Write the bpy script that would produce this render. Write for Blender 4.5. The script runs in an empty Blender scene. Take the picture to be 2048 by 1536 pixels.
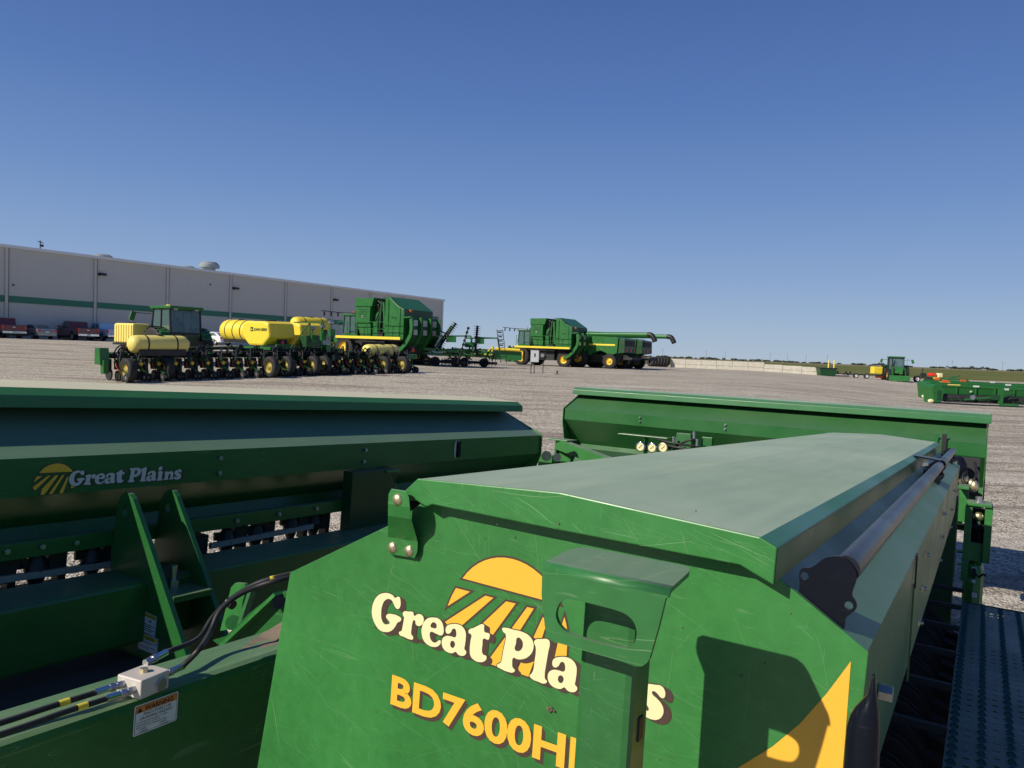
import bpy, bmesh, math, random
from mathutils import Vector as V, Matrix
R=random.Random(7)
C=bpy.context.scene.collection
# ---------------------------------------------------------------- camera model
F=1500.0; H=2.1
roll=math.atan(0.0388); pitch=math.atan((768-702)*math.cos(roll)/F)
fwd=V((0,math.cos(pitch),-math.sin(pitch))); u0=V((0,math.sin(pitch),math.cos(pitch))); r0=V((1,0,0))
cr=math.cos(roll)*r0+math.sin(roll)*u0; cu=-math.sin(roll)*r0+math.cos(roll)*u0
EYE=V((0,0,H))
def ray(u,v): return fwd+cr*((u-1024)/F)-cu*((v-768)/F)
# axes of the drill: A along its folded wings, B across, CC up
A=ray(1970,831).normalized(); B=V((0,0,1)).cross(A).normalized(); CC=A.cross(B)
ORG=V((4.0,1.6,-2.1))                      # where the drill's own origin sits, in a,b,c from the eye
def q(u,v,ax,val):                         # photogrammetry: pixel + known plane -> a,b,c
    d=ray(u,v); d=V((d@A,d@B,d@CC)) if False else V((d.dot(A),d.dot(B),d.dot(CC)))
    return d*(val/d[ax])
def loc(p): return V(p)-ORG
def ssm(x,a,b):
    t=max(0,min(1,(x-a)/(b-a))); return t*t*(3-2*t)
def terr(x,y):
    D=max(y,0.1); t=x/D if y>0 else 0
    l=1-ssm(t,.3,.6)
    return .75*l*ssm(D,12,45)+.7*ssm(D,42,64)*(1-ssm(t,-.33,-.05))
def gpos(u,D):                             # ground point in the column of pixel u at depth D
    v=700
    for _ in range(4):
        d=ray(u,v); s=D/d.y; x=d.x*s; z=terr(x,D)
        v=702+0.0388*(u-1024)+F*(H-z)/D
    return V((x,D,z))
WD=V((.549,.836,0)).normalized(); ND=V((-.836,.549,0)).normalized()
# ---------------------------------------------------------------- materials
MATS={}
def newmat(name):
    m=bpy.data.materials.new(name); m.use_nodes=True; nt=m.node_tree
    return m,nt,nt.nodes['Principled BSDF']
def N(nt,t,**k):
    n=nt.nodes.new(t)
    for a,b in k.items(): setattr(n,a,b)
    return n
def math_(nt,op,a,b=None,clamp=False):
    n=N(nt,'ShaderNodeMath',operation=op,use_clamp=clamp)
    for i,s in enumerate((a,b)):
        if s is None: continue
        if isinstance(s,(int,float)): n.inputs[i].default_value=s
        else: nt.links.new(s,n.inputs[i])
    return n.outputs[0]
def noise(nt,vec,scale,detail=3,rough=.55,dist=0.0):
    n=N(nt,'ShaderNodeTexNoise'); n.inputs['Scale'].default_value=scale; n.inputs['Detail'].default_value=detail
    n.inputs['Roughness'].default_value=rough; n.inputs['Distortion'].default_value=dist
    nt.links.new(vec,n.inputs['Vector']); return n.outputs['Fac']
def mapr(nt,v,a,b,c=0,d=1):
    n=N(nt,'ShaderNodeMapRange'); nt.links.new(v,n.inputs[0])
    for i,x in enumerate((a,b,c,d)): n.inputs[i+1].default_value=x
    return n.outputs[0]
def mixc(nt,f,a,b):
    n=N(nt,'ShaderNodeMix',data_type='RGBA')
    if isinstance(f,(int,float)): n.inputs[0].default_value=f
    else: nt.links.new(f,n.inputs[0])
    for i,s in ((6,a),(7,b)):
        if isinstance(s,tuple): n.inputs[i].default_value=(*s,1)
        else: nt.links.new(s,n.inputs[i])
    return n.outputs[2]
def coords(nt,scale=(1,1,1),rot=(0,0,0),which='Object'):
    t=N(nt,'ShaderNodeTexCoord'); m=N(nt,'ShaderNodeMapping')
    nt.links.new(t.outputs[which],m.inputs[0]); m.inputs['Scale'].default_value=scale; m.inputs['Rotation'].default_value=rot
    return m.outputs[0]
def paint(name,col,rough=.3,scr=0.0,dust=.0,dustcol=(.36,.34,.27),spec=.5,coat=.0,metal=0,var=.12,scrcol=(.42,.55,.36),dlo=.915,dmin=.42):
    if name in MATS: return MATS[name]
    m,nt,p=newmat(name); MATS[name]=m
    v=coords(nt)
    n1=noise(nt,v,2.3,4); n2=noise(nt,v,40,3)
    f=mapr(nt,n1,.3,.7,-var,var); f=math_(nt,'ADD',f,mapr(nt,n2,.3,.7,-var*.4,var*.4))
    base=mixc(nt,mapr(nt,f,-.2,.2),tuple(c*(1-var) for c in col),tuple(min(1,c*(1+var)) for c in col))
    r=mapr(nt,n1,.3,.7,max(.05,rough-.07),rough+.1)
    if scr>0:
        tot=None
        for i,(sc,rot,th,seed) in enumerate((((1,.5,6.5),(.55,0,0),.0022,3.1),((1,.6,8),(-.75,.1,0),.002,9.4))):
            w=coords(nt,sc,rot); nn=noise(nt,w,seed,1.5,.5,.15)
            l=math_(nt,'LESS_THAN',math_(nt,'ABSOLUTE',math_(nt,'SUBTRACT',nn,.5)),th)
            k=noise(nt,coords(nt,(1,1,1),(i,i*2,0)),4+i*2,3); l=math_(nt,'MULTIPLY',l,mapr(nt,k,.45,.62))
            tot=l if tot is None else math_(nt,'MAXIMUM',tot,l)
        # short fine scuffs
        for i,(sc,rot) in enumerate((((3,14,95),(.45,0,0)),((3,110,16),(-.25,0,0)),((3,12,120),(-.6,0,0)))):
            w=coords(nt,sc,rot); nn=noise(nt,w,1.5,1,.5); l=mapr(nt,nn,.70,.76)
            k=noise(nt,coords(nt,(1,1,1),(i+4,0,1)),6,3); l=math_(nt,'MULTIPLY',l,mapr(nt,k,.42,.62,0,.7))
            tot=math_(nt,'MAXIMUM',tot,l)
        tot=math_(nt,'MULTIPLY',tot,scr)
        base=mixc(nt,tot,base,scrcol); r=math_(nt,'ADD',r,math_(nt,'MULTIPLY',tot,.25))
    if dust>0:
        g=N(nt,'ShaderNodeNewGeometry'); s=N(nt,'ShaderNodeSeparateXYZ'); nt.links.new(g.outputs['True Normal'],s.inputs[0])
        d=mapr(nt,s.outputs[2],dlo,min(.99,dlo+.08)); k=noise(nt,v,1.3,5,.6); k2=noise(nt,coords(nt,(1,9,9)),3,3)
        d=math_(nt,'MULTIPLY',d,mapr(nt,math_(nt,'ADD',math_(nt,'MULTIPLY',k,.7),math_(nt,'MULTIPLY',k2,.3)),.36,.66,dust*dmin,dust))
        base=mixc(nt,d,base,dustcol); r=math_(nt,'ADD',r,math_(nt,'MULTIPLY',d,.35))
    nt.links.new(base,p.inputs['Base Color']); nt.links.new(r,p.inputs['Roughness'])
    p.inputs['Specular IOR Level'].default_value=spec; p.inputs['Metallic'].default_value=metal
    p.inputs['Coat Weight'].default_value=coat; p.inputs['Coat Roughness'].default_value=.12
    return m
GREEN=(.036,.185,.042)
M_plate=paint('green_scratched_paint',GREEN,.34,scr=.12,dust=.6,var=.21)
M_brk=paint('green_bracket_paint',(.030,.150,.040),.36,scr=.2,dust=.75,dustcol=(.20,.25,.18),var=.2)
M_green=paint('green_paint',(.021,.122,.028),.33,scr=.10,dust=.42)
M_dust_sheen=paint('green_dust_and_sheen_paint',(.021,.122,.028),.36,scr=.14,dust=.34,dlo=.78,dustcol=(.33,.38,.33),dmin=.75)  # pale tone on sloping faces carries dust and a painted grazing sheen
M_lid2=paint('thick_dust_on_green',(.028,.15,.045),.5,scr=.1,dust=1.0,dustcol=(.60,.56,.40),dlo=.93,dmin=.88)
M_lid=paint('dusty_green_paint',(.028,.15,.045),.34,scr=.12,dust=.95,dustcol=(.40,.475,.35),dmin=.68)
M_far=paint('machine_green',(.018,.135,.026),.38,dust=.30,dustcol=(.2,.26,.16))
M_dkgreen=paint('dark_green',(.010,.06,.018),.4,dust=.2)
M_deck=paint('teal_green_deck',(.026,.095,.085),.42,scr=.1,dust=.30,dustcol=(.14,.2,.19))
M_yel=paint('yellow_plastic',(.84,.64,.045),.45,var=.05)
M_palyel=paint('pale_yellow_plastic',(.82,.68,.17),.5,var=.05)
M_rim=paint('yellow_rim',(.75,.48,.03),.4,var=.08)
M_blk=paint('black_metal',(.006,.008,.014),.25,scr=.04,spec=.15,dust=.22,scrcol=(.25,.25,.25))
M_pipe=paint('black_tube',(.010,.012,.020),.30,spec=.35,scr=.05,dust=.35,dustcol=(.12,.125,.14),scrcol=(.15,.15,.15))
M_rub=paint('rubber',(.018,.018,.018),.75,dust=.35,dustcol=(.12,.11,.10))
M_hose=paint('hose_rubber',(.014,.014,.015),.5,dust=.25)
M_zinc=paint('zinc_bolt',(.60,.52,.32),.38,metal=.85,var=.2)
M_steel=paint('steel',(.5,.5,.52),.32,metal=.9,var=.15)
M_alu=paint('dusty_aluminium',(.62,.58,.52),.5,metal=.15,dust=.5,dustcol=(.45,.36,.28),var=.1)
M_mud=paint('dried_mud',(.17,.13,.09),.95,var=.3)
M_white=paint('white_plastic',(.75,.75,.75),.4,var=.04)
M_lab=paint('label_white',(.62,.68,.66),.35,var=.03)
M_org=paint('label_orange',(.62,.22,.05),.35,var=.03)
M_laby=paint('label_yellow',(.75,.60,.05),.35,var=.03)
M_ink=paint('label_ink',(.015,.013,.012),.4,var=.02)
M_decy=paint('decal_yellow',(.86,.47,.045),.33,scr=.08,var=.04,scrcol=(.6,.45,.2))
M_decc=paint('decal_cream',(.80,.76,.42),.35,var=.03)
M_decw=paint('decal_silver',(.62,.60,.54),.35,var=.03)
M_decb=paint('decal_brown',(.075,.045,.035),.4,var=.05)
M_red=paint('red_reflector',(.75,.05,.02),.35,var=.05)
M_orange=paint('orange_paint',(.80,.13,.03),.4,var=.05)
M_maroon=paint('maroon_paint',(.16,.025,.025),.2,coat=.6,var=.06)
M_blue=paint('light_blue_paint',(.45,.58,.72),.25,coat=.5,var=.05)
M_silver=paint('silver_paint',(.34,.34,.32),.3,metal=.3,coat=.4,var=.05)
M_chrome=paint('chrome',(.75,.75,.75),.12,metal=1,var=.03)
M_dark=paint('dark_plastic',(.012,.012,.013),.5,var=.1)
M_dim=paint('undercarriage_black',(.020,.021,.022),.7,dust=.3,dustcol=(.1,.09,.08))
M_wall=paint('grey_wall_panel',(.60,.56,.48),.6,var=.03)
M_stripe=paint('green_stripe_panel',(.035,.20,.11),.55,var=.05)
M_trim=paint('white_trim',(.78,.77,.74),.45,var=.04)
M_roof=paint('galvanised_roof',(.6,.6,.58),.4,metal=.2,var=.06)
M_conc=paint('concrete',(.55,.52,.44),.9,var=.16)
M_ltgrey=paint('light_grey_box',(.60,.61,.62),.4,var=.05)
M_bark=paint('wooden_pole',(.09,.075,.06),.9)
def glass():
    m,nt,p=newmat('tinted_glass'); p.inputs['Base Color'].default_value=(.10,.17,.17,1); p.inputs['Roughness'].default_value=.06
    p.inputs['Transmission Weight'].default_value=.0; p.inputs['Specular IOR Level'].default_value=.8; p.inputs['Alpha'].default_value=.72; return m
M_glass=glass()
# ---------------------------------------------------------------- mesh builder
class MB:
    def __init__(s): s.v=[]; s.f=[]; s.mi=[]; s.mats=[]; s.sm=[]; s.M=Matrix()
    def idx(s,m):
        if m not in s.mats: s.mats.append(m)
        return s.mats.index(m)
    def add(s,vs,fs,m,smooth=False):
        o=len(s.v); i=s.idx(m)
        s.v+=[s.M@V(p) for p in vs]
        for f in fs: s.f.append([o+k for k in f]); s.mi.append(i); s.sm.append(smooth)
        return s
    def box(s,c,d,m,rot=None,taper=None):
        x,y,z=[k/2 for k in d]; T=taper or (1,1)
        vs=[V((sx*x*(T[0] if sz>0 else 1),sy*y*(T[1] if sz>0 else 1),sz*z)) for sz in (-1,1) for sy in (-1,1) for sx in (-1,1)]
        if rot is not None: vs=[rot@p for p in vs]
        vs=[p+V(c) for p in vs]
        return s.add(vs,[(0,2,3,1),(4,5,7,6),(0,1,5,4),(2,6,7,3),(0,4,6,2),(1,3,7,5)],m)
    def bb(s,lo,hi,m): return s.box([(a+b)/2 for a,b in zip(lo,hi)],[abs(b-a) for a,b in zip(lo,hi)],m)
    def cyl(s,p0,p1,r,m,n=12,r1=None,caps=True,smooth=True):
        p0=V(p0);p1=V(p1);d=(p1-p0).normalized(); t=d.orthogonal().normalized(); w=d.cross(t); r1=r if r1 is None else r1
        vs=[p+(t*math.cos(a)+w*math.sin(a))*rr for p,rr in ((p0,r),(p1,r1)) for a in [2*math.pi*k/n for k in range(n)]]
        s.add(vs,[(k,(k+1)%n,n+(k+1)%n,n+k) for k in range(n)],m,smooth)
        if caps: s.add(vs,[tuple(range(n-1,-1,-1)),tuple(range(n,2*n))],m)
        return s
    def bar(s,p0,p1,w,h,m,up=(0,0,1)):
        p0=V(p0);p1=V(p1);d=(p1-p0).normalized(); a=d.cross(V(up)).normalized(); b=a.cross(d)
        vs=[p+a*sx*w/2+b*sy*h/2 for p in (p0,p1) for sx,sy in ((-1,-1),(1,-1),(1,1),(-1,1))]
        return s.add(vs,[(3,2,1,0),(4,5,6,7),(0,1,5,4),(1,2,6,5),(2,3,7,6),(3,0,4,7)],m)
    def tube(s,pts,r,m,n=8):
        pts=[V(p) for p in pts]; P=[]
        if len(pts)>2:                                  # catmull-rom
            e=[pts[0]*2-pts[1]]+pts+[pts[-1]*2-pts[-2]]
            for i in range(1,len(e)-2):
                for k in range(5):
                    t=k/5; a,b,c,d=e[i-1:i+3]
                    P.append(.5*((2*b)+(c-a)*t+(2*a-5*b+4*c-d)*t*t+(3*b-a-3*c+d)*t**3))
            P.append(pts[-1])
        else: P=pts
        up=None; rings=[]
        for i,p in enumerate(P):
            d=(P[min(i+1,len(P)-1)]-P[max(i-1,0)]).normalized()
            up=d.orthogonal().normalized() if up is None else (up-d*up.dot(d)).normalized()
            w=d.cross(up); rings.append([p+(up*math.cos(a)+w*math.sin(a))*r for a in [2*math.pi*k/n for k in range(n)]])
        vs=sum(rings,[]); fs=[(i*n+k,i*n+(k+1)%n,(i+1)*n+(k+1)%n,(i+1)*n+k) for i in range(len(P)-1) for k in range(n)]
        fs+= [tuple(range(n-1,-1,-1)),tuple(range((len(P)-1)*n,len(P)*n))]
        return s.add(vs,fs,m,True)
    def prism(s,poly,axis,lo,hi,m,smooth=False):          # poly in the two other axes, extruded along axis
        def pt(p,h):
            l=[0,0,0]; o=[i for i in range(3) if i!=axis]; l[o[0]],l[o[1]],l[axis]=p[0],p[1],h; return V(l)
        n=len(poly); vs=[pt(p,lo) for p in poly]+[pt(p,hi) for p in poly]
        return s.add(vs,[tuple(range(n)),tuple(range(2*n-1,n-1,-1))]+[(k+n,(k+1)%n+n,(k+1)%n,k) for k in range(n)],m,smooth)
    def lathe(s,c,ax,prof,m,n=24,smooth=True):            # prof: (r, h) along ax
        c=V(c);d=V(ax).normalized();t=d.orthogonal().normalized();w=d.cross(t); vs=[];fs=[];L=len(prof)
        for k in range(n):
            a=2*math.pi*k/n
            for r,h in prof: vs.append(c+d*h+(t*math.cos(a)+w*math.sin(a))*r)
        for k in range(n):
            for j in range(L-1): fs.append((k*L+j,((k+1)%n)*L+j,((k+1)%n)*L+j+1,k*L+j+1))
        return s.add(vs,fs,m,smooth)
    def sphere(s,c,r,m,n=12,sc=(1,1,1)):
        vs=[];fs=[]; h=n//2
        for i in range(h+1):
            t=math.pi*i/h
            for k in range(n):
                a=2*math.pi*k/n; vs.append(V(c)+V((r*sc[0]*math.sin(t)*math.cos(a),r*sc[1]*math.sin(t)*math.sin(a),r*sc[2]*math.cos(t))))
        for i in range(h):
            for k in range(n): fs.append((i*n+k,(i+1)*n+k,(i+1)*n+(k+1)%n,i*n+(k+1)%n))
        return s.add(vs,fs,m,True)
    def build(s,name,parent=None,bevel=0,label=None):
        me=bpy.data.meshes.new(name); me.from_pydata([tuple(p) for p in s.v],[],s.f)
        for m in s.mats: me.materials.append(m)
        for p,i,sm in zip(me.polygons,s.mi,s.sm): p.material_index=i; p.use_smooth=sm
        bm=bmesh.new(); bm.from_mesh(me); bmesh.ops.recalc_face_normals(bm,faces=bm.faces); bm.to_mesh(me); bm.free()
        o=bpy.data.objects.new(name,me); C.objects.link(o); o.parent=parent
        if bevel:
            b=o.modifiers.new('b','BEVEL'); b.width=bevel; b.segments=2; b.limit_method='ANGLE'; b.angle_limit=.6
        if label: o['label']=label
        return o
def thing(name,label,cat,M,group=None):
    o=bpy.data.objects.new(name,None); C.objects.link(o); o.matrix_world=M; o['label']=label; o['category']=cat
    o.empty_display_size=.3
    if group: o['group']=group
    return o
def tag(o,label,cat,group=None):
    o['label']=label; o['category']=cat
    if group: o['group']=group
    return o
def struct(o,kind='structure'): o['kind']=kind; return o
def mach(u,D,fx=ND):                           # matrix: X forward, Y left, Z up at a ground point
    p=gpos(u,D); f=V(fx).normalized(); l=V((0,0,1)).cross(f)
    return Matrix.Translation(p)@Matrix((( f.x,l.x,0,0),(f.y,l.y,0,0),(0,0,1,0),(0,0,0,1)))
def copytree(o,parent=None):
    c=o.copy(); C.objects.link(c); c.parent=parent
    for ch in list(o.children): copytree(ch,c)
    return c
def wheel(parent,c,r,w,ax=(0,1,0),rimr=.58,lug=False,name='wheel',rim=None,n=28):
    b=MB(); c=V(c); h=w/2
    b.lathe(c,ax,[(r*rimr,-h*.9),(r*.8,-h),(r*.93,-h*.93),(r,-h*.6),(r,h*.6),(r*.93,h*.93),(r*.8,h),(r*rimr,h*.9)],M_rub,n)
    if lug:
        d=V(ax).normalized(); t=d.orthogonal().normalized(); ww=d.cross(t)
        for k in range(22):
            a=2*math.pi*k/22
            for sgn in (-1,1):
                a2=a+(math.pi/22 if sgn>0 else 0); rad=t*math.cos(a2)+ww*math.sin(a2); tan=d.cross(rad)
                b.bar(c+rad*r*1.0+d*sgn*h*.05,c+rad*(r*.99)+d*sgn*h*.98+tan*r*.12,.05,r*.09,M_rub,up=rad)
    o=b.build(name,parent)
    b=MB(); b.lathe(c,ax,[(r*rimr,-h*.85),(r*rimr*.97,-h*.5),(r*.25,-h*.35),(r*.22,-h*.6),(0,-h*.6)],rim or M_rim,20)
    b.lathe(c,ax,[(r*rimr,h*.85),(r*rimr*.97,h*.5),(r*.25,h*.35),(r*.22,h*.6),(0,h*.6)],rim or M_rim,20)
    b.build('rim',o); return o
def curve_mesh(polys,off=0.0,smooth=True,res=4):   # polys: list of 2D closed outlines (holes included) -> (verts, faces)
    cu=bpy.data.curves.new('tmp','CURVE'); cu.dimensions='2D'; cu.fill_mode='BOTH'; cu.offset=off; cu.resolution_u=res
    for p in polys:
        if smooth:
            sp=cu.splines.new('BEZIER'); sp.bezier_points.add(len(p)-1); sp.use_cyclic_u=True
            for bp,c in zip(sp.bezier_points,p): bp.co=(c[0],c[1],0); bp.handle_left_type=bp.handle_right_type='AUTO'
        else:
            sp=cu.splines.new('POLY'); sp.points.add(len(p)-1); sp.use_cyclic_u=True
            for bp,c in zip(sp.points,p): bp.co=(c[0],c[1],0,1)
    return _tomesh(cu)
def _tomesh(cu):
    o=bpy.data.objects.new('tmp',cu); C.objects.link(o)
    dg=bpy.context.evaluated_depsgraph_get(); dg.update(); e=o.evaluated_get(dg); me=e.to_mesh()
    vs=[tuple(v.co) for v in me.vertices]; fs=[tuple(p.vertices) for p in me.polygons]
    e.to_mesh_clear(); bpy.data.objects.remove(o); bpy.data.curves.remove(cu); return vs,fs
def text_mesh(s,size=1,off=0,align='LEFT',sp=1.0,shear=0):
    cu=bpy.data.curves.new('tmp','FONT'); cu.body=s; cu.size=size; cu.offset=off; cu.align_x=align; cu.space_character=sp; cu.fill_mode='FRONT'; cu.shear=shear
    cu.resolution_u=4
    return _tomesh(cu)
# ================================================================ SETTING
def gravel():
    m,nt,p=newmat('gravel'); v=coords(nt)
    g=N(nt,'ShaderNodeNewGeometry'); nt.links.new  # world position
    pos=g.outputs['Position']
    n_big=noise(nt,pos,.12,5,.6); mp=N(nt,'ShaderNodeMapping'); nt.links.new(pos,mp.inputs[0]); mp.inputs['Scale'].default_value=(.25,1.5,1); mp.inputs['Rotation'].default_value=(0,0,.12)
    trk=noise(nt,mp.outputs[0],.9,4,.6,.6); mp3=N(nt,'ShaderNodeMapping'); nt.links.new(pos,mp3.inputs[0]); mp3.inputs['Scale'].default_value=(.045,.5,1); mp3.inputs['Rotation'].default_value=(0,0,-.25); trk3=noise(nt,mp3.outputs[0],1.4,6,.62,1.2)
    st=N(nt,'ShaderNodeTexVoronoi'); st.inputs['Scale'].default_value=42; nt.links.new(pos,st.inputs['Vector'])
    st2=N(nt,'ShaderNodeTexVoronoi'); st2.inputs['Scale'].default_value=13; nt.links.new(pos,st2.inputs['Vector'])
    fine=noise(nt,pos,9,6,.7); s=N(nt,'ShaderNodeSeparateColor'); nt.links.new(st.outputs['Color'],s.inputs[0])
    s2=N(nt,'ShaderNodeSeparateColor'); nt.links.new(st2.outputs['Color'],s2.inputs[0])
    f=math_(nt,'ADD',math_(nt,'MULTIPLY',s.outputs[0],.40),math_(nt,'MULTIPLY',fine,.42)); f=math_(nt,'ADD',f,math_(nt,'MULTIPLY',s2.outputs[1],.18))
    c=mixc(nt,mapr(nt,f,.33,.70),(.135,.112,.085),(.84,.75,.61))
    trk2=noise(nt,mp.outputs[0],3.2,5,.65,.3); c=mixc(nt,mapr(nt,trk,.52,.66,0,.62),c,(.13,.095,.07)); c=mixc(nt,mapr(nt,trk2,.55,.7,0,.4),c,(.16,.12,.09)); c=mixc(nt,mapr(nt,trk2,.30,.45,.35,0),c,(.62,.56,.46))
    c=mixc(nt,mapr(nt,trk3,.53,.62,0,.55),c,(.17,.13,.10)); c=mixc(nt,mapr(nt,trk3,.36,.44,.35,0),c,(.74,.69,.60)); c=mixc(nt,mapr(nt,n_big,.35,.65,0,.3),c,(.56,.51,.42))
    nt.links.new(c,p.inputs['Base Color']); p.inputs['Roughness'].default_value=.9; p.inputs['Specular IOR Level'].default_value=.2
    b=N(nt,'ShaderNodeBump'); b.inputs['Strength'].default_value=.8; b.inputs['Distance'].default_value=.03
    hsum=math_(nt,'ADD',math_(nt,'MULTIPLY',st.outputs['Distance'],-1.0),math_(nt,'MULTIPLY',fine,1.2))
    nt.links.new(hsum,b.inputs['Height']); nt.links.new(b.outputs[0],p.inputs['Normal']); return m
def fieldmat():
    m,nt,p=newmat('field_grass'); g=N(nt,'ShaderNodeNewGeometry'); mp=N(nt,'ShaderNodeMapping'); nt.links.new(g.outputs['Position'],mp.inputs[0])
    mp.inputs['Scale'].default_value=(.2,.05,1)
    n=noise(nt,mp.outputs[0],.6,6,.6); n2=noise(nt,g.outputs['Position'],.5,6,.7)
    c=mixc(nt,mapr(nt,n,.35,.65),(.095,.13,.04),(.19,.18,.085)); c=mixc(nt,mapr(nt,n2,.4,.7,0,.5),c,(.07,.095,.035))
    s=N(nt,'ShaderNodeSeparateXYZ'); nt.links.new(g.outputs['Position'],s.inputs[0])
    c=mixc(nt,mapr(nt,s.outputs[1],900,1100),c,(.20,.18,.12))
    nt.links.new(c,p.inputs['Base Color']); p.inputs['Roughness'].default_value=1; p.inputs['Specular IOR Level'].default_value=0; return m
M_gravel=gravel()
def sheet(name,xs,ys,zf,m):
    b=MB(); vs=[V((x,y,zf(x,y))) for y in ys for x in xs]; n=len(xs)
    b.add(vs,[(j*n+i,j*n+i+1,(j+1)*n+i+1,(j+1)*n+i) for j in range(len(ys)-1) for i in range(n-1)],m,True)
    return struct(b.build(name))
ys=[-25,-12,0,3,6,9,12,15,18,22,26,30,35,40,45,50,55,60,65,70,75,80,90,100,110,120,130,142]
xs=[-170,-140,-120]+[x*4-100 for x in range(51)]+[120,150,190]
def lotz(x,y): return terr(x,y) + (-.6*ssm(y,130,142))
sheet('gravel_yard',xs,ys,lotz,M_gravel)
sheet('field',[-5000,-1500,-400,0,400,1500,5000],[136,200,400,800,2000,6000],lambda x,y:-.3-.0*y,fieldmat())
b=MB(); dm=paint('bare_dirt',(.36,.27,.18),.95,var=.2)      # dirt track along the far edge of the yard on the right
b.add([(30,137,-.1),(260,137,-.1),(260,150,-.12),(30,150,-.12)],[(0,1,2,3)],dm); struct(b.build('dirt_track'))
# far trees
def foliage_mat():
    m,nt,p=newmat('far_foliage'); n=noise(nt,coords(nt),.12,3); c=mixc(nt,mapr(nt,n,.35,.65),(.035,.05,.035),(.07,.085,.05)); nt.links.new(c,p.inputs['Base Color']); p.inputs['Roughness'].default_value=1; return m
M_fol=foliage_mat()
b=MB()
def treeclump(x,y,h,w):
    for k in range(26):
        a=R.uniform(0,6.28); rr=R.random()**.5; px=x+math.cos(a)*w*rr; pz=h*(.25+.6*R.random()*(1-.5*rr)); s=w*R.uniform(.2,.42)
        p=V((px,y+math.sin(a)*w*rr,pz)); n=6
        vs=[p+V((math.cos(t)*s*R.uniform(.6,1.1),R.uniform(-.3,.3)*s,math.sin(t)*s*.7*R.uniform(.6,1.1))) for t in [2*math.pi*i/n for i in range(n)]]
        b.add(vs+[p+V((0,-s*.5,s*.2)),p+V((0,s*.5,0))],[(i,(i+1)%n,6) for i in range(n)]+[(i,7,(i+1)%n) for i in range(n)],M_fol)
for u in list(range(1300,2060,7)):
    D=R.uniform(1900,2400); d=ray(u,730); x=d.x/d.y*D
    dens=.9 if (1735<u<1775 or 1850<u<2000) else .55
    if R.random()<dens: treeclump(x,D,R.uniform(5,9)*(1.5 if (1735<u<1775 or 1890<u<1975) and R.random()<.7 else .8),R.uniform(4,10))
for u in range(905,1300,9):
    D=2300; d=ray(u,730); treeclump(d.x/d.y*D,D,R.uniform(4,8),R.uniform(6,9))
struct(b.build('far_treeline'),'stuff')
# utility poles far out
proto=None
for i,u in enumerate((1005,1218,1262,1325,1412,1450,1540,1575,1612,1655,1815,1905,2006)):
    D=760+35*(i%3)
    d=ray(u,720); X=d.x/d.y*D
    if proto is None:
        proto=thing('utility_pole','thin wooden utility pole far across the fields near the horizon','pole',Matrix.Translation((X,D,-.3)),'utility poles along the horizon')
        bb=MB(); bb.cyl((0,0,0),(0,0,11),.13,M_bark,6,r1=.09); bb.build('pole_shaft',proto)
        bb=MB(); bb.box((0,0,9.8),(2.4,.10,.10),M_bark); bb.build('crossarm',proto)
    else:
        c=copytree(proto); c.location=(X,D,-.3)
# ================================================================ WORLD, SUN
L=(A-B*.48-CC*.715).normalized()          # direction the light travels, read from the bracket's shadow
w=bpy.data.worlds.new('World'); bpy.context.scene.world=w; w.use_nodes=True; nt=w.node_tree
sky=nt.nodes.new('ShaderNodeTexSky'); sky.sky_type='NISHITA'; sky.sun_disc=False
el=math.asin(-L.z); az=math.atan2(-L.x,-L.y)
sky.sun_elevation=el; sky.sun_rotation=az; sky.air_density=1.0; sky.dust_density=0.0; sky.ozone_density=4.0; sky.altitude=80
tc=nt.nodes.new('ShaderNodeTexCoord'); sp=nt.nodes.new('ShaderNodeSeparateXYZ'); nt.links.new(tc.outputs['Generated'],sp.inputs[0])
rmp=nt.nodes.new('ShaderNodeValToRGB'); nt.links.new(sp.outputs[2],rmp.inputs[0]); els=rmp.color_ramp.elements
S_=.075
def sl_(c): return [((x/255+.055)/1.055)**2.4 for x in c]
stops=[(0,(168,187,207)),(.035,(158,181,208)),(.10,(137,165,206)),(.20,(109,143,196)),(.31,(87,121,182)),(.43,(71,104,165)),(.7,(50,82,142)),(1,(40,68,126))]
for i,(p_,c_) in enumerate(stops):
    e=els[i] if i<2 else els.new(p_); e.position=p_; e.color=(*sl_(c_),1)
vm=nt.nodes.new('ShaderNodeVectorMath'); vm.operation='SCALE'; vm.inputs['Scale'].default_value=1/S_; nt.links.new(rmp.outputs[0],vm.inputs[0])
mx=nt.nodes.new('ShaderNodeMix'); mx.data_type='RGBA'; mx.inputs[0].default_value=.93; nt.links.new(sky.outputs[0],mx.inputs[6]); nt.links.new(vm.outputs[0],mx.inputs[7])
nt.links.new(mx.outputs[2],nt.nodes['Background'].inputs[0]); nt.nodes['Background'].inputs[1].default_value=.075
sl=bpy.data.lights.new('sun','SUN'); sl.energy=5.0; sl.angle=math.radians(.5); sl.color=(1,.92,.78)
so=bpy.data.objects.new('sun',sl); C.objects.link(so); so.rotation_euler=L.to_track_quat('-Z','Y').to_euler(); so.location=(-30,-30,40)
cam=bpy.data.cameras.new('camera'); cam.sensor_width=36; cam.lens=36*F/2048; cam.clip_end=12000; cam.clip_start=.05
co=bpy.data.objects.new('camera',cam); C.objects.link(co)
co.matrix_world=Matrix.Translation(EYE)@Matrix(((cr.x,cu.x,-fwd.x,0),(cr.y,cu.y,-fwd.y,0),(cr.z,cu.z,-fwd.z,0),(0,0,0,1)))
bpy.context.scene.camera=co
vs_=bpy.context.scene.view_settings; vs_.view_transform='Standard'; vs_.look='None'; vs_.exposure=0; vs_.gamma=1
bpy.context.scene.cycles.max_bounces=6



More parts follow.
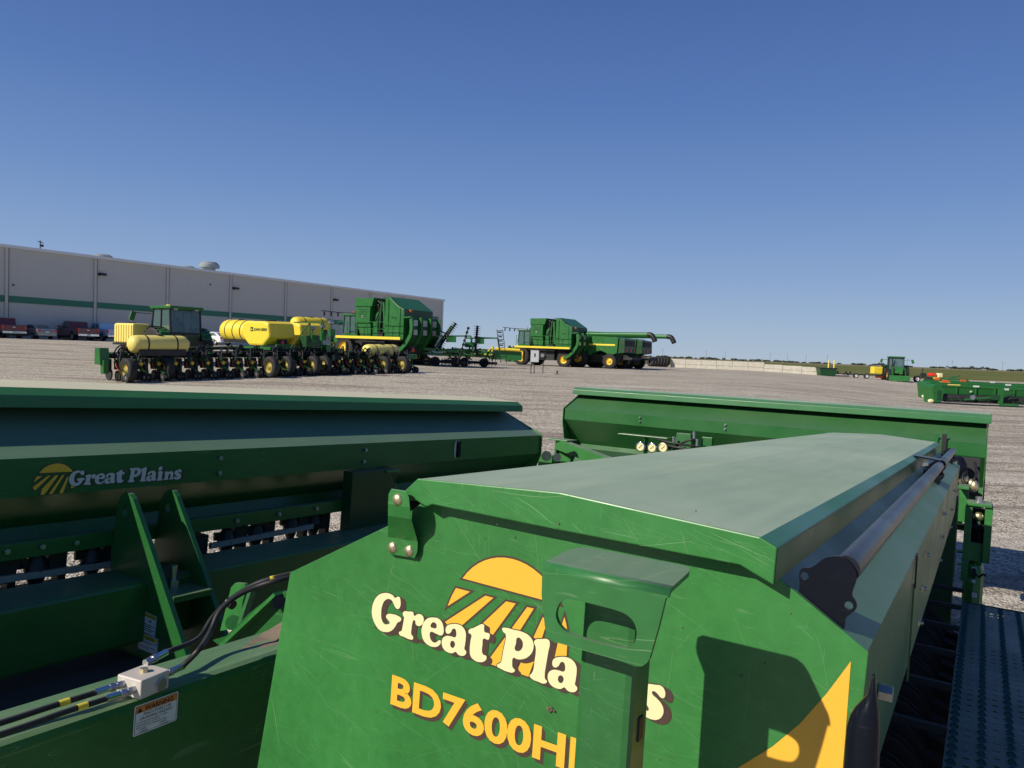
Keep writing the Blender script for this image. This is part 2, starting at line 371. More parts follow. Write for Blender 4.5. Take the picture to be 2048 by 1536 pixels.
# ================================================================ SEED DRILL (one implement, everything bolted to it is a part)
RM=Matrix(((A.x,B.x,CC.x,0),(A.y,B.y,CC.y,0),(A.z,B.z,CC.z,0),(0,0,0,1)))
drill=thing('seed_drill','huge folded green seed drill filling the foreground, three lettered dusty seed boxes','seed drill',
            Matrix.Translation(EYE+A*ORG.x+B*ORG.y+CC*ORG.z)@RM)
DM=Matrix.Translation(-ORG)
def D():
    b=MB(); b.M=DM; return b
def qa(pts,a): return [(lambda p:(p.y,p.z))(q(u,v,0,a)) for u,v in pts]
def qb(pts,bv): return [(lambda p:(p.x,p.z))(q(u,v,1,bv)) for u,v in pts]
def extr(b,vf,ax,lo,hi,m):      # curve_mesh output placed on plane, given thickness along ax
    vs,fs=vf; o=[i for i in range(3) if i!=ax]
    def put(h): 
        r=[]
        for v in vs:
            l=[0,0,0]; l[o[0]],l[o[1]],l[ax]=v[0],v[1],h; r.append(l)
        return r
    n=len(vs); b.add(put(lo),fs,m)
    if hi is not None:
        b.add(put(hi),[tuple(reversed(f)) for f in fs],m)
        ec={}
        for f in fs:
            for i in range(len(f)):
                e=(f[i],f[(i+1)%len(f)]); k=(min(e),max(e)); ec.setdefault(k,[]).append(e)
        al=put(lo)+put(hi); b.add(al,[(e[0][0],e[0][1],e[0][1]+n,e[0][0]+n) for e in ec.values() if len(e)==1],m)
A0=1.10
LT_=[(x,z+.02) for x,z in qa([(864,1009),(1080,1053),(1479,1129)],1.10)]
# ---- right wing box, nearest
PO=[(580,1145),(800,1040),(862,1012)]
left=qa(PO,A0); shell=left[:2]+LT_+[(.235,-.245),(.114,-.323),(.125,-.62)]
b=D(); b.prism(shell+[(.36,-.97),(1.25,-.97)],0,A0+.006,5.45,M_dust_sheen)
boxr=b.build('seed_box',drill,label='nearest seed box, bright scratched end panel under a dusty lid')
plate=[(1.216,-.427)]+left[1:2]+LT_+[(.235,-.245),(.112,-.322),(.1235,-.62),(.16,-1.02),(1.30,-1.02)]
plate[0]=left[0]
b=D(); b.prism(plate,0,A0,A0+.005,M_plate); ep=b.build('end_panel',boxr,bevel=.0012)
b=D()                                            # rolled front lip on the right edge
lp=qa([(835,957),(1120,985),(1519,1074),(1554,1096),(1547,1171),(1479,1130),(1080,1053),(864,1009),(852,1014),(806,984)],1.066)
b.prism(lp,0,1.066,1.071,M_plate); 
top=[lp[9],lp[0],lp[1],lp[2],lp[3],lp[4]]
prof=[(x,z-.0008) for x,z in top]+[(lp[4][0]+.012,lp[4][1]+.02),(lp[2][0]+.05,lp[2][1]-.03),(lp[1][0],lp[1][1]-.03),(lp[0][0]-.03,lp[0][1]-.035)]
b.prism(prof,0,1.071,5.48,M_lid)
lid=b.build('lid',boxr,bevel=.0022)
# hinge strap and dome bolts
rows=[(783,812,980,1.050),(777,818,992,1.050),(776,820,1012,1.050),(776,823,1035,1.056),(776,830,1058,1.074),(775,836,1078,1.088),(774,835,1098,1.089),(780,829,1112,1.089)]
b=D(); vs=[]
for x0,x1,y,a in rows:
    for th in (0,.0055):
        for x in (x0,x1): vs.append(q(x,y+(x-800)*.16,0,a+th))
fs=[]
for i in range(len(rows)-1):
    o=i*4; fs+=[(o,o+1,o+5,o+4),(o+2,o+6,o+7,o+3),(o,o+4,o+6,o+2),(o+1,o+3,o+7,o+5)]
fs+=[(0,2,3,1),(28,29,31,30)]
b.add(vs,fs,M_plate); st=b.build('hinge_strap',boxr,bevel=.0012)
for (u,v,a) in ((795,999,1.050),(785,1095,1.089),(818,1102,1.089)):
    b=D(); b.lathe(q(u,v,0,a),(-1,0,0),[(.0112,0),(.0108,.0016),(.008,.0042),(.004,.0056),(0,.006)],M_zinc,20); b.build('dome_bolt',boxr)
# bracket and post
af,ab=.815,.90
b=D()
outl=qa([(1078,1130),(1083,1190),(1089.5,1252),(1093,1268),(1098,1277),(1106,1283),(1171,1302),(1240,1322),(1272,1333),(1283,1333),(1293,1327),(1299,1317),(1304,1300),(1318,1250),(1331,1197),(1336,1182)],af)
topl,topr=(.4527,-.2217),(.2886,-.219)
outl=[(.4527,-.2285)]+outl[1:-1]+[(.2886,-.2265)]
z3h=lambda p:(1000+p[0]/3.16,1050+p[1]/3.16)
hole=qa([z3h(p) for p in [(350,560),(368,500),(400,472),(445,465),(620,508),(780,550),(845,605),(870,680),(850,755),(800,788),(620,745),(450,695),(390,655),(358,605)]],af)
def rnd(P,it=3):
    for _ in range(it): P=[(P[i][0]*(1-t)+P[(i+1)%len(P)][0]*t,P[i][1]*(1-t)+P[(i+1)%len(P)][1]*t) for i in range(len(P)) for t in (.25,.75)]
    return P
extr(b,curve_mesh([outl,rnd(hole,2)],smooth=False),0,af,af+.006,M_brk)
# bent shoulder and flange
arc=[(af+.011-.011*math.cos(t),-.2285+.011*math.sin(t)) for t in [i*math.pi/2/6 for i in range(7)]]
arc=arc+[(af+.013,-.2174),(ab,-.2085)]
vs=[]
for i,(a_,c_) in enumerate(arc):
    t=i/(len(arc)-1); dc=.002*(1-t)
    for bb_ in (.4527 if i<8 else .447,.2886 if i<8 else .292): vs.append((a_,bb_,c_)) ; 
inner=[(af+.006+.005-.005*math.cos(t),-.2285+.005*math.sin(t)) for t in [i*math.pi/2/6 for i in range(7)]]+[(af+.013,-.2234),(ab,-.2145)]
for i,(a_,c_) in enumerate(inner):
    for bb_ in (.4527 if i<8 else .447,.2886 if i<8 else .292): vs.append((a_,bb_,c_))
n=len(arc); fs=[]
for i in range(n-1):
    fs+=[(2*i,2*i+1,2*i+3,2*i+2),(2*n+2*i,2*n+2*i+2,2*n+2*i+3,2*n+2*i+1),(2*i,2*i+2,2*n+2*i+2,2*n+2*i),(2*i+1,2*n+2*i+1,2*n+2*i+3,2*i+3)]
fs.append((2*n-2,2*n-1,4*n-1,4*n-2))
b.add(vs,fs[:28],M_brk,True)
fl=[(af+.012,.4527),(ab-.028,.4500),(ab-.018,.4470),(ab-.006,.4400),(ab,.4300),(ab,.3050),(ab-.002,.2970),(ab-.008,.2915),(ab-.018,.2890),(af+.012,.2886)]
fz=lambda a_:-.2174+(a_-af-.013)*(.0089/.072)
nf=len(fl); vt_=[(a_,b_,fz(a_)) for a_,b_ in fl]+[(a_,b_,fz(a_)-.006) for a_,b_ in fl]
b.add(vt_,[tuple(range(nf)),tuple(range(2*nf-1,nf-1,-1))]+[(k,(k+1)%nf,(k+1)%nf+nf,k+nf) for k in range(nf)],M_brk)
b.build('step_bracket',drill)
b=D(); b.prism([(.860,.342),(.860,.417),(.922,.417),(.922,.342)],2,-1.06,-.222,M_brk); post=b.build('bracket_post',drill,bevel=.010)
b=D(); b.box((.892,.3415,-.418),(.014,.004,.03),M_dark); b.build('slot',post,bevel=.001)
def scratches(par_mb,poly,n,put,rnd,wmin=.0003,wmax=.0009,L=(.03,.35)):
    def inside(x,y):
        c=False; j=len(poly)-1
        for i in range(len(poly)):
            if (poly[i][1]>y)!=(poly[j][1]>y) and x<(poly[j][0]-poly[i][0])*(y-poly[i][1])/(poly[j][1]-poly[i][1])+poly[i][0]: c=not c
            j=i
        return c
    xs=[p[0] for p in poly]; ys=[p[1] for p in poly]; k=0; tries=0
    while k<n and tries<n*20:
        tries+=1; x=rnd.uniform(min(xs),max(xs)); y=rnd.uniform(max(min(ys),-.9),max(ys))
        if not inside(x,y): continue
        fam=rnd.random(); ang=(-.35+rnd.gauss(0,.22)) if fam<.5 else ((-1.0+rnd.gauss(0,.25)) if fam<.75 else rnd.uniform(-3.14,3.14))
        ang=math.pi-ang if True else ang
        ln=rnd.uniform(*L)*rnd.random()**.7; cv=rnd.gauss(0,1.6); w=rnd.uniform(wmin,wmax)*(2.0 if rnd.random()<.06 else 1); pts=[]; st=.012; m=max(2,int(ln/st))
        for i in range(m+1):
            if not inside(x,y): break
            pts.append((x,y)); x+=math.cos(ang)*st; y+=math.sin(ang)*st; ang+=cv*st+rnd.gauss(0,.035)
        if len(pts)<3: continue
        vs=[];N_=len(pts)
        for i,(px_,py_) in enumerate(pts):
            a_x=pts[min(i+1,N_-1)][0]-pts[max(i-1,0)][0]; a_y=pts[min(i+1,N_-1)][1]-pts[max(i-1,0)][1]; l=math.hypot(a_x,a_y); ww=w*math.sin(math.pi*(i+.3)/(N_-.4))**.5/2
            nx_,ny_=-a_y/l*ww,a_x/l*ww; vs+=[put(px_+nx_,py_+ny_),put(px_-nx_,py_-ny_)]
        par_mb.add(vs,[(2*i,2*i+1,2*i+3,2*i+2) for i in range(N_-1)],M_scr if rnd.random()<.75 else M_scr2); k+=1
M_scr=paint('bare_scratch',(.070,.25,.080),.5,var=.05); M_scr2=paint('pale_scratch',(.15,.33,.14),.5,var=.05)
rs=random.Random(3)
b=D(); scratches(b,[plate[0]]+plate[1:-2]+[(.17,-1.0),(1.29,-1.0)],620,lambda x,y:(A0-.0002,x,y),rs,.0002,.0006); b.build('fine_scratches',ep)
b=D(); scratches(b,lp,60,lambda x,y:(1.066-.0002,x,y),rs,L=(.1,.6)); b.build('fine_scratches',lid)
b=D(); scratches(b,[(.355,-1.0),(.405,-1.0),(.405,-.33),(.355,-.33)],70,lambda x,y:(.8598,x,y),rs,.0002,.0006,(.02,.12)); b.build('fine_scratches',post)
# ---- decals on the end panel
zz2=lambda p:(720+p[0]/5.689,1090+p[1]/5.689)
zz3=lambda p:(1000+p[0]/5.689,1180+p[1]/5.689)
def pl(pts,zf): return [(-x,z) for x,z in qa([zf(p) for p in pts],A0)]     # local 2D: x to the right (= -b), y up
G=[(455,590),(468,640),(466,690),(445,725),(418,718),(395,680),(370,630),(335,612),(295,625),(262,680),(248,770),(255,850),(285,895),(318,900),(345,882),(330,855),(306,825),(308,795),(330,782),(380,785),(440,805),(475,835),(468,862),(435,880),(405,930),(360,975),(300,988),(230,965),(180,900),(148,820),(142,730),(165,640),(215,570),(280,545),(340,550),(385,575),(405,600),(430,588)]
r_=[(500,760),(560,755),(612,765),(624,803),(660,785),(700,788),(728,820),(730,870),(705,910),(665,918),(640,895),(635,862),(618,852),(605,880),(592,960),(590,1010),(612,1045),(605,1072),(570,1070),(500,1040),(454,1015),(452,988),(478,975),(490,930),(505,850),(508,820),(494,790)]
e_=[(845,823),(900,835),(940,880),(958,950),(955,1000),(935,1026),(870,1005),(808,988),(802,1040),(824,1090),(862,1108),(895,1088),(918,1080),(925,1105),(905,1140),(860,1158),(790,1140),(735,1090),(708,1010),(712,930),(745,860),(790,828)]
e_h=[(850,877),(878,905),(870,945),(840,942),(812,930),(820,890)]
a_=[(982,948),(1000,915),(1050,898),(1120,900),(1175,930),(1208,990),(1210,1060),(1200,1140),(1195,1180),(1215,1210),(1205,1245),(1160,1258),(1120,1240),(1095,1212),(1060,1228),(1000,1215),(955,1175),(937,1120),(945,1065),(985,1033),(1040,1036),(1092,1045),(1102,990),(1088,952),(1062,952),(1040,990),(1010,1008),(986,993)]
a_h=[(1060,1087),(1085,1110),(1082,1150),(1060,1168),(1038,1150),(1035,1110)]
t_=[(1390,898),(1415,905),(1418,950),(1424,985),(1480,1010),(1480,1045),(1465,1075),(1412,1062),(1400,1130),(1395,1210),(1410,1245),(1440,1258),(1445,1290),(1420,1320),(1370,1330),(1310,1310),(1265,1260),(1255,1190),(1265,1080),(1272,1018),(1242,995),(1245,965),(1300,940),(1350,915)]
P_=[(1625,945),(1652,938),(1750,960),(1850,985),(1930,1030),(1975,1100),(1975,1190),(1930,1260),(1860,1295),(1790,1295),(1752,1280),(1738,1340),(1745,1392),(1768,1420),(1753,1445),(1690,1440),(1600,1400),(1565,1375),(1577,1350),(1605,1338),(1620,1290),(1640,1180),(1663,1070),(1663,1012),(1635,985)]
P_h=[(1800,1050),(1840,1070),(1860,1120),(1845,1180),(1805,1205),(1770,1188),(1780,1120)]
l_=[(400,572),(480,555),(560,567),(572,600),(555,700),(530,850),(515,960),(520,1010),(540,1035),(520,1060),(440,1040),(360,1000),(342,972),(360,952),(380,920),(400,800),(413,700),(410,640),(394,600)]
s_=[(1700,1065),(1760,1073),(1840,1088),(1875,1130),(1885,1190),(1868,1225),(1838,1222),(1800,1180),(1760,1148),(1735,1152),(1742,1185),(1790,1230),(1840,1290),(1865,1360),(1850,1430),(1800,1470),(1740,1470),(1680,1448),(1620,1415),(1565,1375),(1555,1320),(1580,1298),(1620,1312),(1660,1350),(1688,1372),(1698,1350),(1680,1310),(1630,1250),(1600,1190),(1600,1120),(1640,1078)]
i_=[(950,870),(1080,890),(1110,920),(1095,1020),(1075,1150),(1080,1190),(1105,1220),(1090,1245),(1000,1225),(900,1185),(887,1155),(915,1135),(935,1090),(950,1000),(953,930),(936,898)]
i_d=[(1030+75*math.cos(t),770+75*math.sin(t)) for t in [k*math.pi/4 for k in range(8)]]
n_=[(1170,960),(1280,985),(1300,1010),(1350,1000),(1440,1030),(1480,1090),(1480,1180),(1460,1280),(1462,1310),(1480,1330),(1465,1355),(1380,1335),(1332,1315),(1333,1290),(1355,1270),(1375,1180),(1373,1115),(1340,1092),(1302,1112),(1285,1180),(1275,1240),(1290,1270),(1275,1295),(1190,1275),(1120,1250),(1117,1222),(1145,1200),(1165,1100),(1172,1030),(1160,990)]
i_=[(x+18,y+6) for x,y in i_]; i_d=[(x+18,y+6) for x,y in i_d]; n_=[(1117+48+(x-1117)*1.03,y+16) for x,y in n_]
GL=[[pl(G,zz2)],[pl(r_,zz2)],[pl(e_,zz2),pl(e_h,zz2)],[pl(a_,zz2),pl(a_h,zz2)],[pl(t_,zz2)],[pl(P_,zz2),pl(P_h,zz2)],[pl(l_,zz3)],None,[pl(i_,zz3)],[pl(i_d,zz3)],[pl(n_,zz3)],[pl(s_,zz3)]]
h1=pl([(1060,1128)],zz2)[0]; h2=pl([(697,1012)],zz3)[0]
GL[7]=[[(x+h2[0]-h1[0],y+h2[1]-h1[1]) for x,y in g] for g in GL[3]]
# sun dome: circle segment through both tips and the crown
def seg(p0,p1,pc,n=16):
    ax,ay=p0;bx,by=p1;cx,cy=pc; d=2*(ax*(by-cy)+bx*(cy-ay)+cx*(ay-by))
    ux=((ax*ax+ay*ay)*(by-cy)+(bx*bx+by*by)*(cy-ay)+(cx*cx+cy*cy)*(ay-by))/d; uy=((ax*ax+ay*ay)*(cx-bx)+(bx*bx+by*by)*(ax-cx)+(cx*cx+cy*cy)*(bx-ax))/d
    r=math.hypot(ax-ux,ay-uy); t0=math.atan2(ay-uy,ax-ux); t1=math.atan2(by-uy,bx-ux)
    if t0<t1: t0+=2*math.pi
    return [(ux+r*math.cos(t0+(t1-t0)*i/n),uy+r*math.sin(t0+(t1-t0)*i/n)) for i in range(n+1)]
tipL=pl([(1170,378)],zz2)[0]; crown=pl([(1640,142)],zz2)[0]; tipR=pl([(690,165)],zz3)[0]
SUN=[seg(tipL,tipR,crown)]
RAYS=[pl([(1095,488),(1255,530),(1000,695),(1020,640),(1050,570)],zz2),pl([(1430,575),(1520,600),(1030,1030),(990,930),(965,876)],zz2),
 pl([(1665,640),(1775,665),(1395,1185),(1300,1300),(1190,1262),(1240,1040)],zz2),pl([(1905,705),(1980,722),(1565,1380),(1440,1340)],zz2),
 pl([(490,305),(520,340),(520,420),(430,700),(325,985),(185,935),(380,545)],zz3),pl([(735,305),(755,380),(770,470),(768,600),(760,740),(740,900),(600,880),(660,600),(705,400)],zz3)]
def tri(b,polys,m,put,off=0,smooth=True):
    vs,fs=curve_mesh(polys,off,smooth); b.add([put(v[0],v[1]) for v in vs],fs,m)
def logo(name,parent,place,letters_m,brown=True,depth=0,f2=None,sunf=None):
    # place(x,y,h): h = how far proud of the panel
    sf=sunf or (lambda x,y:(x,y)); lf=f2 or (lambda x,y:(x,y))
    b=D(); k=0
    for g in SUN+RAYS:
        g2=[sf(*p) for p in g]
        tri(b,[g2],M_decb,lambda x,y:place(x,y,.0004),off=.0035*depth,smooth=False)
        tri(b,[g2],M_decy,lambda x,y:place(x,y,.0008),smooth=False)
    b.build(name+'_emblem',parent)
    b=D()
    for g in GL:
        g2=[[lf(*p) for p in s] for s in g]
        if brown:
            tri(b,g2,M_decb,lambda x,y:place(x,y,.0012+.0001*(GL.index(g)%2)),off=.0016*depth)
            for j in range(1,6): tri(b,g2,M_decb,lambda x,y:place(x+.0022*j*depth,y-.0006*j*depth,.00115-.00004*j),off=.0012*depth)
        tri(b,g2,letters_m,lambda x,y:place(x,y,.0017+.00005*(GL.index(g)%2)))
    if brown:
        base=pl([(130,930),(150,935),(520,1060)],zz2); p0=base[0]; p1=pl([(1885,1515)],zz3)[0]
        b.add([place(p0[0],p0[1],.0006),place(p1[0],p1[1],.0006),place(p1[0]-.03,p1[1]+.013,.0006),place(p0[0]+.02,p0[1]+.004,.0006)],[(0,1,2,3)],M_decb)
    b.build(name+'_lettering',parent)
logo('logo',ep,lambda x,y,h:(A0-h,-x,y),M_decc,True,1)
# model designation in bold capitals
vs,fs=text_mesh('BD7600HD',1,.032)
xs_=[v[0] for v in vs]; ys_=[v[1] for v in vs]
p0=qa([(781.5,1405)],A0)[0]; pt=qa([(791.8,1346.7)],A0)[0]; pH=qa([(1141.9,1476.9)],A0)[0]
cap=pt[1]-p0[1]; sy=cap/(max(ys_)-min(ys_)-.02)
# x position of the last D in em units
vs7,_=text_mesh('BD7600H',1,.032); vsD,_=text_mesh('BD7600HD',1,.032)
xD=max(v[0] for v in vs7)+.09; sx=(p0[0]-pH[0])/(xD-min(xs_)); x0=min(xs_)
slant=0.0
b=D()
b.add([(A0-.0004-.0,p0[0]-(v[0]-x0)*sx-.006,p0[1]+v[1]*sy-.006) for v in vs],fs,M_decb)
b.add([(A0-.0002,p0[0]-(v[0]-x0)*sx-.003,p0[1]+v[1]*sy-.003) for v in vs],fs,M_decb)
b.add([(A0-.0010,p0[0]-(v[0]-x0)*sx,p0[1]+v[1]*sy) for v in vs],fs,M_decy)
b.build('model_lettering',ep)
yd=qa([(1702,1322),(1686,1536)],A0); dx=(yd[1][0]-yd[0][0])/(yd[1][1]-yd[0][1])
sw=qa([(1702,1322),(1655,1385),(1600,1447),(1545,1493),(1475,1536),(1390,1585)],A0)
b=D(); tri(b,[sw+[(sw[-1][0]+.05,-1.0),(yd[0][0]+dx*(-1.0-yd[0][1]),-1.0)]],M_decy,lambda x,y:(A0-.0006,x,y),smooth=False); b.build('yellow_swoosh',ep)
# dried mud specks on the panel and lid
b=D()
for i in range(34):
    if i<10: c=q(R.uniform(620,1680),R.uniform(1130,1530),0,A0-.001)
    elif i<15: c=q(R.uniform(870,1500),R.uniform(1010,1060)+0,0,1.0655)
    else:
        a=R.uniform(1.2,4.5); bb_=R.uniform(.35,.85); c=V((a,bb_,-.176-(.694*.846-bb_)*.06*(1 if bb_<.59 else -.5)))
    s=R.uniform(.0008,.002)
    b.sphere(c,s,M_mud,6,(1,R.uniform(.6,1.5),R.uniform(.6,1.4)))
for k in range(12): b.sphere(q(1093+R.uniform(-2,16)+k*.6,1416+R.uniform(-3,3)+k*.5,0,A0-.002),.0022,M_mud,6)
for k in range(14): b.sphere(q(1650+R.gauss(0,2.5),1183+R.gauss(0,2),0,1.247),.002,M_mud,6)
b.build('mud_specks',boxr)['kind']='stuff'
# seam and clip bolts on the right wall
wb=lambda c:.114+(c+.323)*(-.011/.297)
z5=lambda x,y:(1650+x/3.84,860+y/3.84)
for (x,y) in ((900,640),(970,610),(893,820),(970,745),(760,955),(885,1000),(750,1215),(735,1480),(985,465)):
    p=q(*z5(x,y),1,.117); b=D(); p.y=wb(p.z)-.003
    b.box(p,(.026,.005,.014),M_zinc); b.cyl(p+V((0,-.002,0)),p+V((0,-.010,0)),.006,M_steel,6); b.build('clip_bolt',boxr)
b=D(); 
p=q(*z5(700,955),1,.1135); b.box((p.x,.1115,-.36),(.004,.004,.08),M_dark); b.box((p.x+.0,.117-.003,-.50),(.003,.004,.22),M_green); b.build('panel_seam',boxr)
b=D(); p=q(1761,1383,1,.115); p.y=.1105; b.cyl(p+V((0,.006,0)),p+V((0,-.013,0)),.0135,M_steel,6,smooth=False); b.build('hex_bolt',boxr)
# roll tube on the right
pr=.0182
b=D(); b.cyl((1.118,.1484,-.2218),(5.15,.1484,-.2218),pr,M_pipe,28); tube=b.build('roll_tube',drill)
zt=lambda p:(1400+p[0]/3.16,1050+p[1]/3.16)
ol=qa([zt(p) for p in [(626,320),(632,290),(652,272),(700,270),(740,245),(785,212),(850,197),(905,205),(950,240),(983,290),(988,345),(972,395),(962,445),(988,490),(986,530),(955,560),(922,590),(915,640),(900,668),(860,690),(760,600),(640,500),(622,440),(630,380)]],1.112)
h1_=[(lambda c:(c[0]+.0055*math.cos(t),c[1]+.0055*math.sin(t)))(qa([zt((660,323))],1.112)[0]) for t in [k*math.pi/6 for k in range(12)]]
h2_=[(lambda c:(c[0]+.0055*math.cos(t),c[1]+.0055*math.sin(t)))(qa([zt((940,510))],1.112)[0]) for t in [k*math.pi/6 for k in range(12)]]
cm=curve_mesh([ol,h1_,h2_],smooth=True,res=3)
for a in (1.112,5.15):
    b=D(); extr(b,cm,0,a,a+.005,M_blk); b.build('tube_end_plate',tube)
for a in (3.95,):
    p=q(1845,940,1,.1484)
    b=D(); a=p.x if 3<p.x<5 else 3.6
    extr(b,cm,0,a,a+.006,M_blk); extr(b,cm,0,a+.10,a+.106,M_blk); b.lathe((a,.1484,-.2218),(1,0,0),[(.023,0),(.024,.0),(.024,.108),(.020,.108)],M_blk,20)
    b.box((a+.05,.195,-.196),(.11,.10,.006),M_blk,Matrix.Rotation(.1,3,'X')); b.cyl((a+.02,.20,-.225),(a+.09,.20,-.225),.012,M_steel,10)
    b.build('tube_clamp',tube)
# flattened black strut near the frame's bottom
b=D()
sec=[(1099,936,1106,.004),(1085,965,1110,.006),(1075,1010,1112,.008),(1060,1070,1118,.010),(1020,1120,1125,.013),(985,1160,1131,.016),(950,1220,1137,.018),(930,1290,1138,.020),(918,1400,1134,.021),(908,1536,1130,.021),(895,1750,1120,.021)]
L0=[];n=12
for x0,y,x1,th in sec:
    pl_=q(*zt((x0 if x0<1099 else 1092,y)),0,1.03); pr_=q(*zt((x1,y)),0,1.03); c=(pl_+pr_)/2; hw=(pl_-pr_).length/2
    L0.append([c+V((math.cos(t)*th*.9,math.sin(t)*hw,0)) for t in [2*math.pi*k/n for k in range(n)]])
b.add(sum(L0,[]),[(i*n+k,i*n+(k+1)%n,(i+1)*n+(k+1)%n,(i+1)*n+k) for i in range(len(L0)-1) for k in range(n)]+[tuple(range(n))],M_blk,True)
b.build('flattened_strut',drill)
# ---- left wing box
BL0,BL1=-2.6,5.75
lid_l=[(3.58,-.158),(3.525,-.190),(3.52,-.244),(3.535,-.244),(3.60,-.22),(4.45,-.22),(4.47,-.19),(4.42,-.155),(3.90,-.138)]
b=D(); b.prism([(3.72,-.245),(3.30,-.4356),(3.30,-.594),(3.50,-.76),(3.46,-.85),(4.1,-.85),(4.55,-.60),(4.55,-.45),(4.40,-.245)],0,BL0,BL1,M_dust_sheen)
boxl=b.build('seed_box',drill,label='far-side seed box lying in shade, silver lettering on its front')
b=D(); b.prism(lid_l,0,BL0-.03,BL1+.03,M_lid2); b.build('lid',boxl,bevel=.004)
b=D(); b.prism([(3.74,-.235),(3.285,-.43),(3.285,-.60),(3.42,-.97),(4.1,-.97),(4.57,-.61),(4.57,-.44),(4.42,-.235)],0,BL1,BL1+.008,M_plate); b.build('end_panel',boxl)
b=D(); b.box((1.575,3.32,-.815),(8.3,.05,.07),M_green); b.build('lower_rail',boxl,bevel=.004)
def hexb(par,c,ax,r=.013,n_='hex_bolt'):
    b=D(); c=V(c); d=V(ax); b.cyl(c,c+d*r*.9,r,M_steel,6,smooth=False); b.cyl(c+d*r*.9,c+d*r*1.5,r*.5,M_steel,8); b.build(n_,par)
for (u,v) in ((440,916),(438,946),(730,900),(727,923)): hexb(boxl,q(u,v,1,3.298),(0,-1,0),.012,'panel_bolt')
for (u,v) in ((13,1103),(84,1093),(152,1085),(473,1041),(557,1028),(632,1017)): hexb(boxl,q(u,v,1,3.292),(0,-1,0),.012,'rail_bolt')
b=D(); c=q(912,898,1,3.298); vs=[c+V((.0+.05*math.cos(t)*.5,-.002,.07*math.sin(t))) for t in [math.pi/2+i*math.pi/10 for i in range(11)]]; b.add(vs,[tuple(range(11))],M_decw); b.box(c+V((.02,-.012,0)),(.03,.02,.12),M_blk); b.build('level_gauge',boxl,bevel=.003)
# logo in silver on its face
def mk_aff():
    a0_=GL[0][0]; lx=min(p[0] for p in a0_); ly=min(p[1] for p in a0_); rx=max(p[0] for p in GL[11][0])
    P0=q(137,973,1,3.296); P1=q(362,957,1,3.296); Pt=q(160,945,1,3.296); s=(P1.x-P0.x)/(rx-lx)
    return lx,ly,P0,s
lx,ly,P0,s_l=mk_aff()
lf=lambda x,y:((x-lx)*s_l,(y-ly)*s_l)
b_mid=((tipL[0]+tipR[0])/2,tipL[1])
S0=q(113,944,1,3.296); S_w=(q(149,941,1,3.296).x-q(82,948,1,3.296).x)/(tipR[0]-tipL[0])
def sf(x,y): return ((x-b_mid[0])*S_w+(S0.x-P0.x),(y-b_mid[1])*S_w+(S0.z-P0.z)-.0)
logo('logo',boxl,lambda x,y,h:(P0.x+x,3.2985-h*1.5,P0.z+y),M_decw,True,1.1,lf,sf)
# ---- centre box across the back
a1,zl=7.6,0.0
cb0,cb1=-.02,3.95
b=D(); b.prism([(7.78,-.06),(7.38,-.236),(7.38,-.35),(7.62,-.62),(7.58,-.85),(8.1,-.85),(8.55,-.5),(8.55,-.3),(8.4,-.06)],1,cb0,cb1,M_green)
boxc=b.build('seed_box',drill,label='seed box across the back, bright sunlit front')
b=D(); b.prism([(7.66,.011),(7.605,-.015),(7.60,-.070),(7.615,-.070),(7.68,-.04),(8.45,-.04),(8.5,-.01),(8.44,.018),(8.0,.03)],1,cb0-.03,cb1+.03,M_lid); b.build('lid',boxc,bevel=.004)
for yy,nm in ((cb0-.012,1),(cb1+.004,2)):
    b=D(); b.prism([(7.76,-.05),(7.36,-.23),(7.36,-.38),(7.62,-1.15),(7.80,-1.15),(8.1,-.87),(8.57,-.5),(8.57,-.28),(8.42,-.05)],1,yy,yy+.008,M_plate); b.build('end_panel',boxc)
b=D(); b.box((7.366,.28,-.30),(.012,.035,.24),M_dark); b.build('panel_seam',boxc); b=D(); b.box((7.373,.34,-.30),(.02,.03,.22),M_green); b.build('panel_seam',boxc)
for bb_ in (3.05,2.15,1.2):
    for cc_ in (-.262,-.305): hexb(boxc,(7.379,bb_,cc_),(-1,0,0),.012,'panel_bolt')
b=D(); b.box((7.60,1.95,-.70),(.05,3.9,.07),M_dkgreen); b.build('lower_rail',boxc)
# frame: cross arm, hitch plates and gauges near the centre box
b=D()
p0_=q(1118,888,0,6.6); p1_=q(1215,925,0,6.2); b.bar(p0_,p1_+(p1_-p0_)*1.2,.09,.10,M_plate)
pp=q(1125,882,0,6.62); b.box(pp+V((0,0,.012)),(.22,.22,.012),M_plate); b.box(q(1118,905,0,6.65)+V((.02,.0,-.08)),(.20,.02,.34),M_plate); b.box(q(1128,905,0,6.6)+V((.02,.0,-.08)),(.02,.14,.3),M_plate)
b.box(q(1096,905,0,6.7)+V((0,0,-.12)),(.1,.16,.2),M_plate)
b.cyl(q(1093,912,0,6.4),q(1093,912,0,6.3),.05,M_zinc,16); b.cyl(q(1114,915,0,6.4),q(1114,915,0,6.3),.04,M_zinc,16)
b.build('fold_arm',drill,bevel=.003)
g0=q(1290,872,0,7.0)
b=D(); b.box(g0+V((0,.0,.0)),(.16,.52,.012),M_green); b.box(q(1292,885,0,7.0)+V((0,.0,-.03)),(.10,.012,.2),M_green); b.box(q(1370,875,0,7.0)+V((0,0,-.06)),(.12,.20,.20),M_green,taper=(.8,.7)); b.box(q(1415,885,0,7.0)+V((0,0,-.05)),(.05,.10,.20),M_green); b.build('gauge_bracket',drill,bevel=.004)
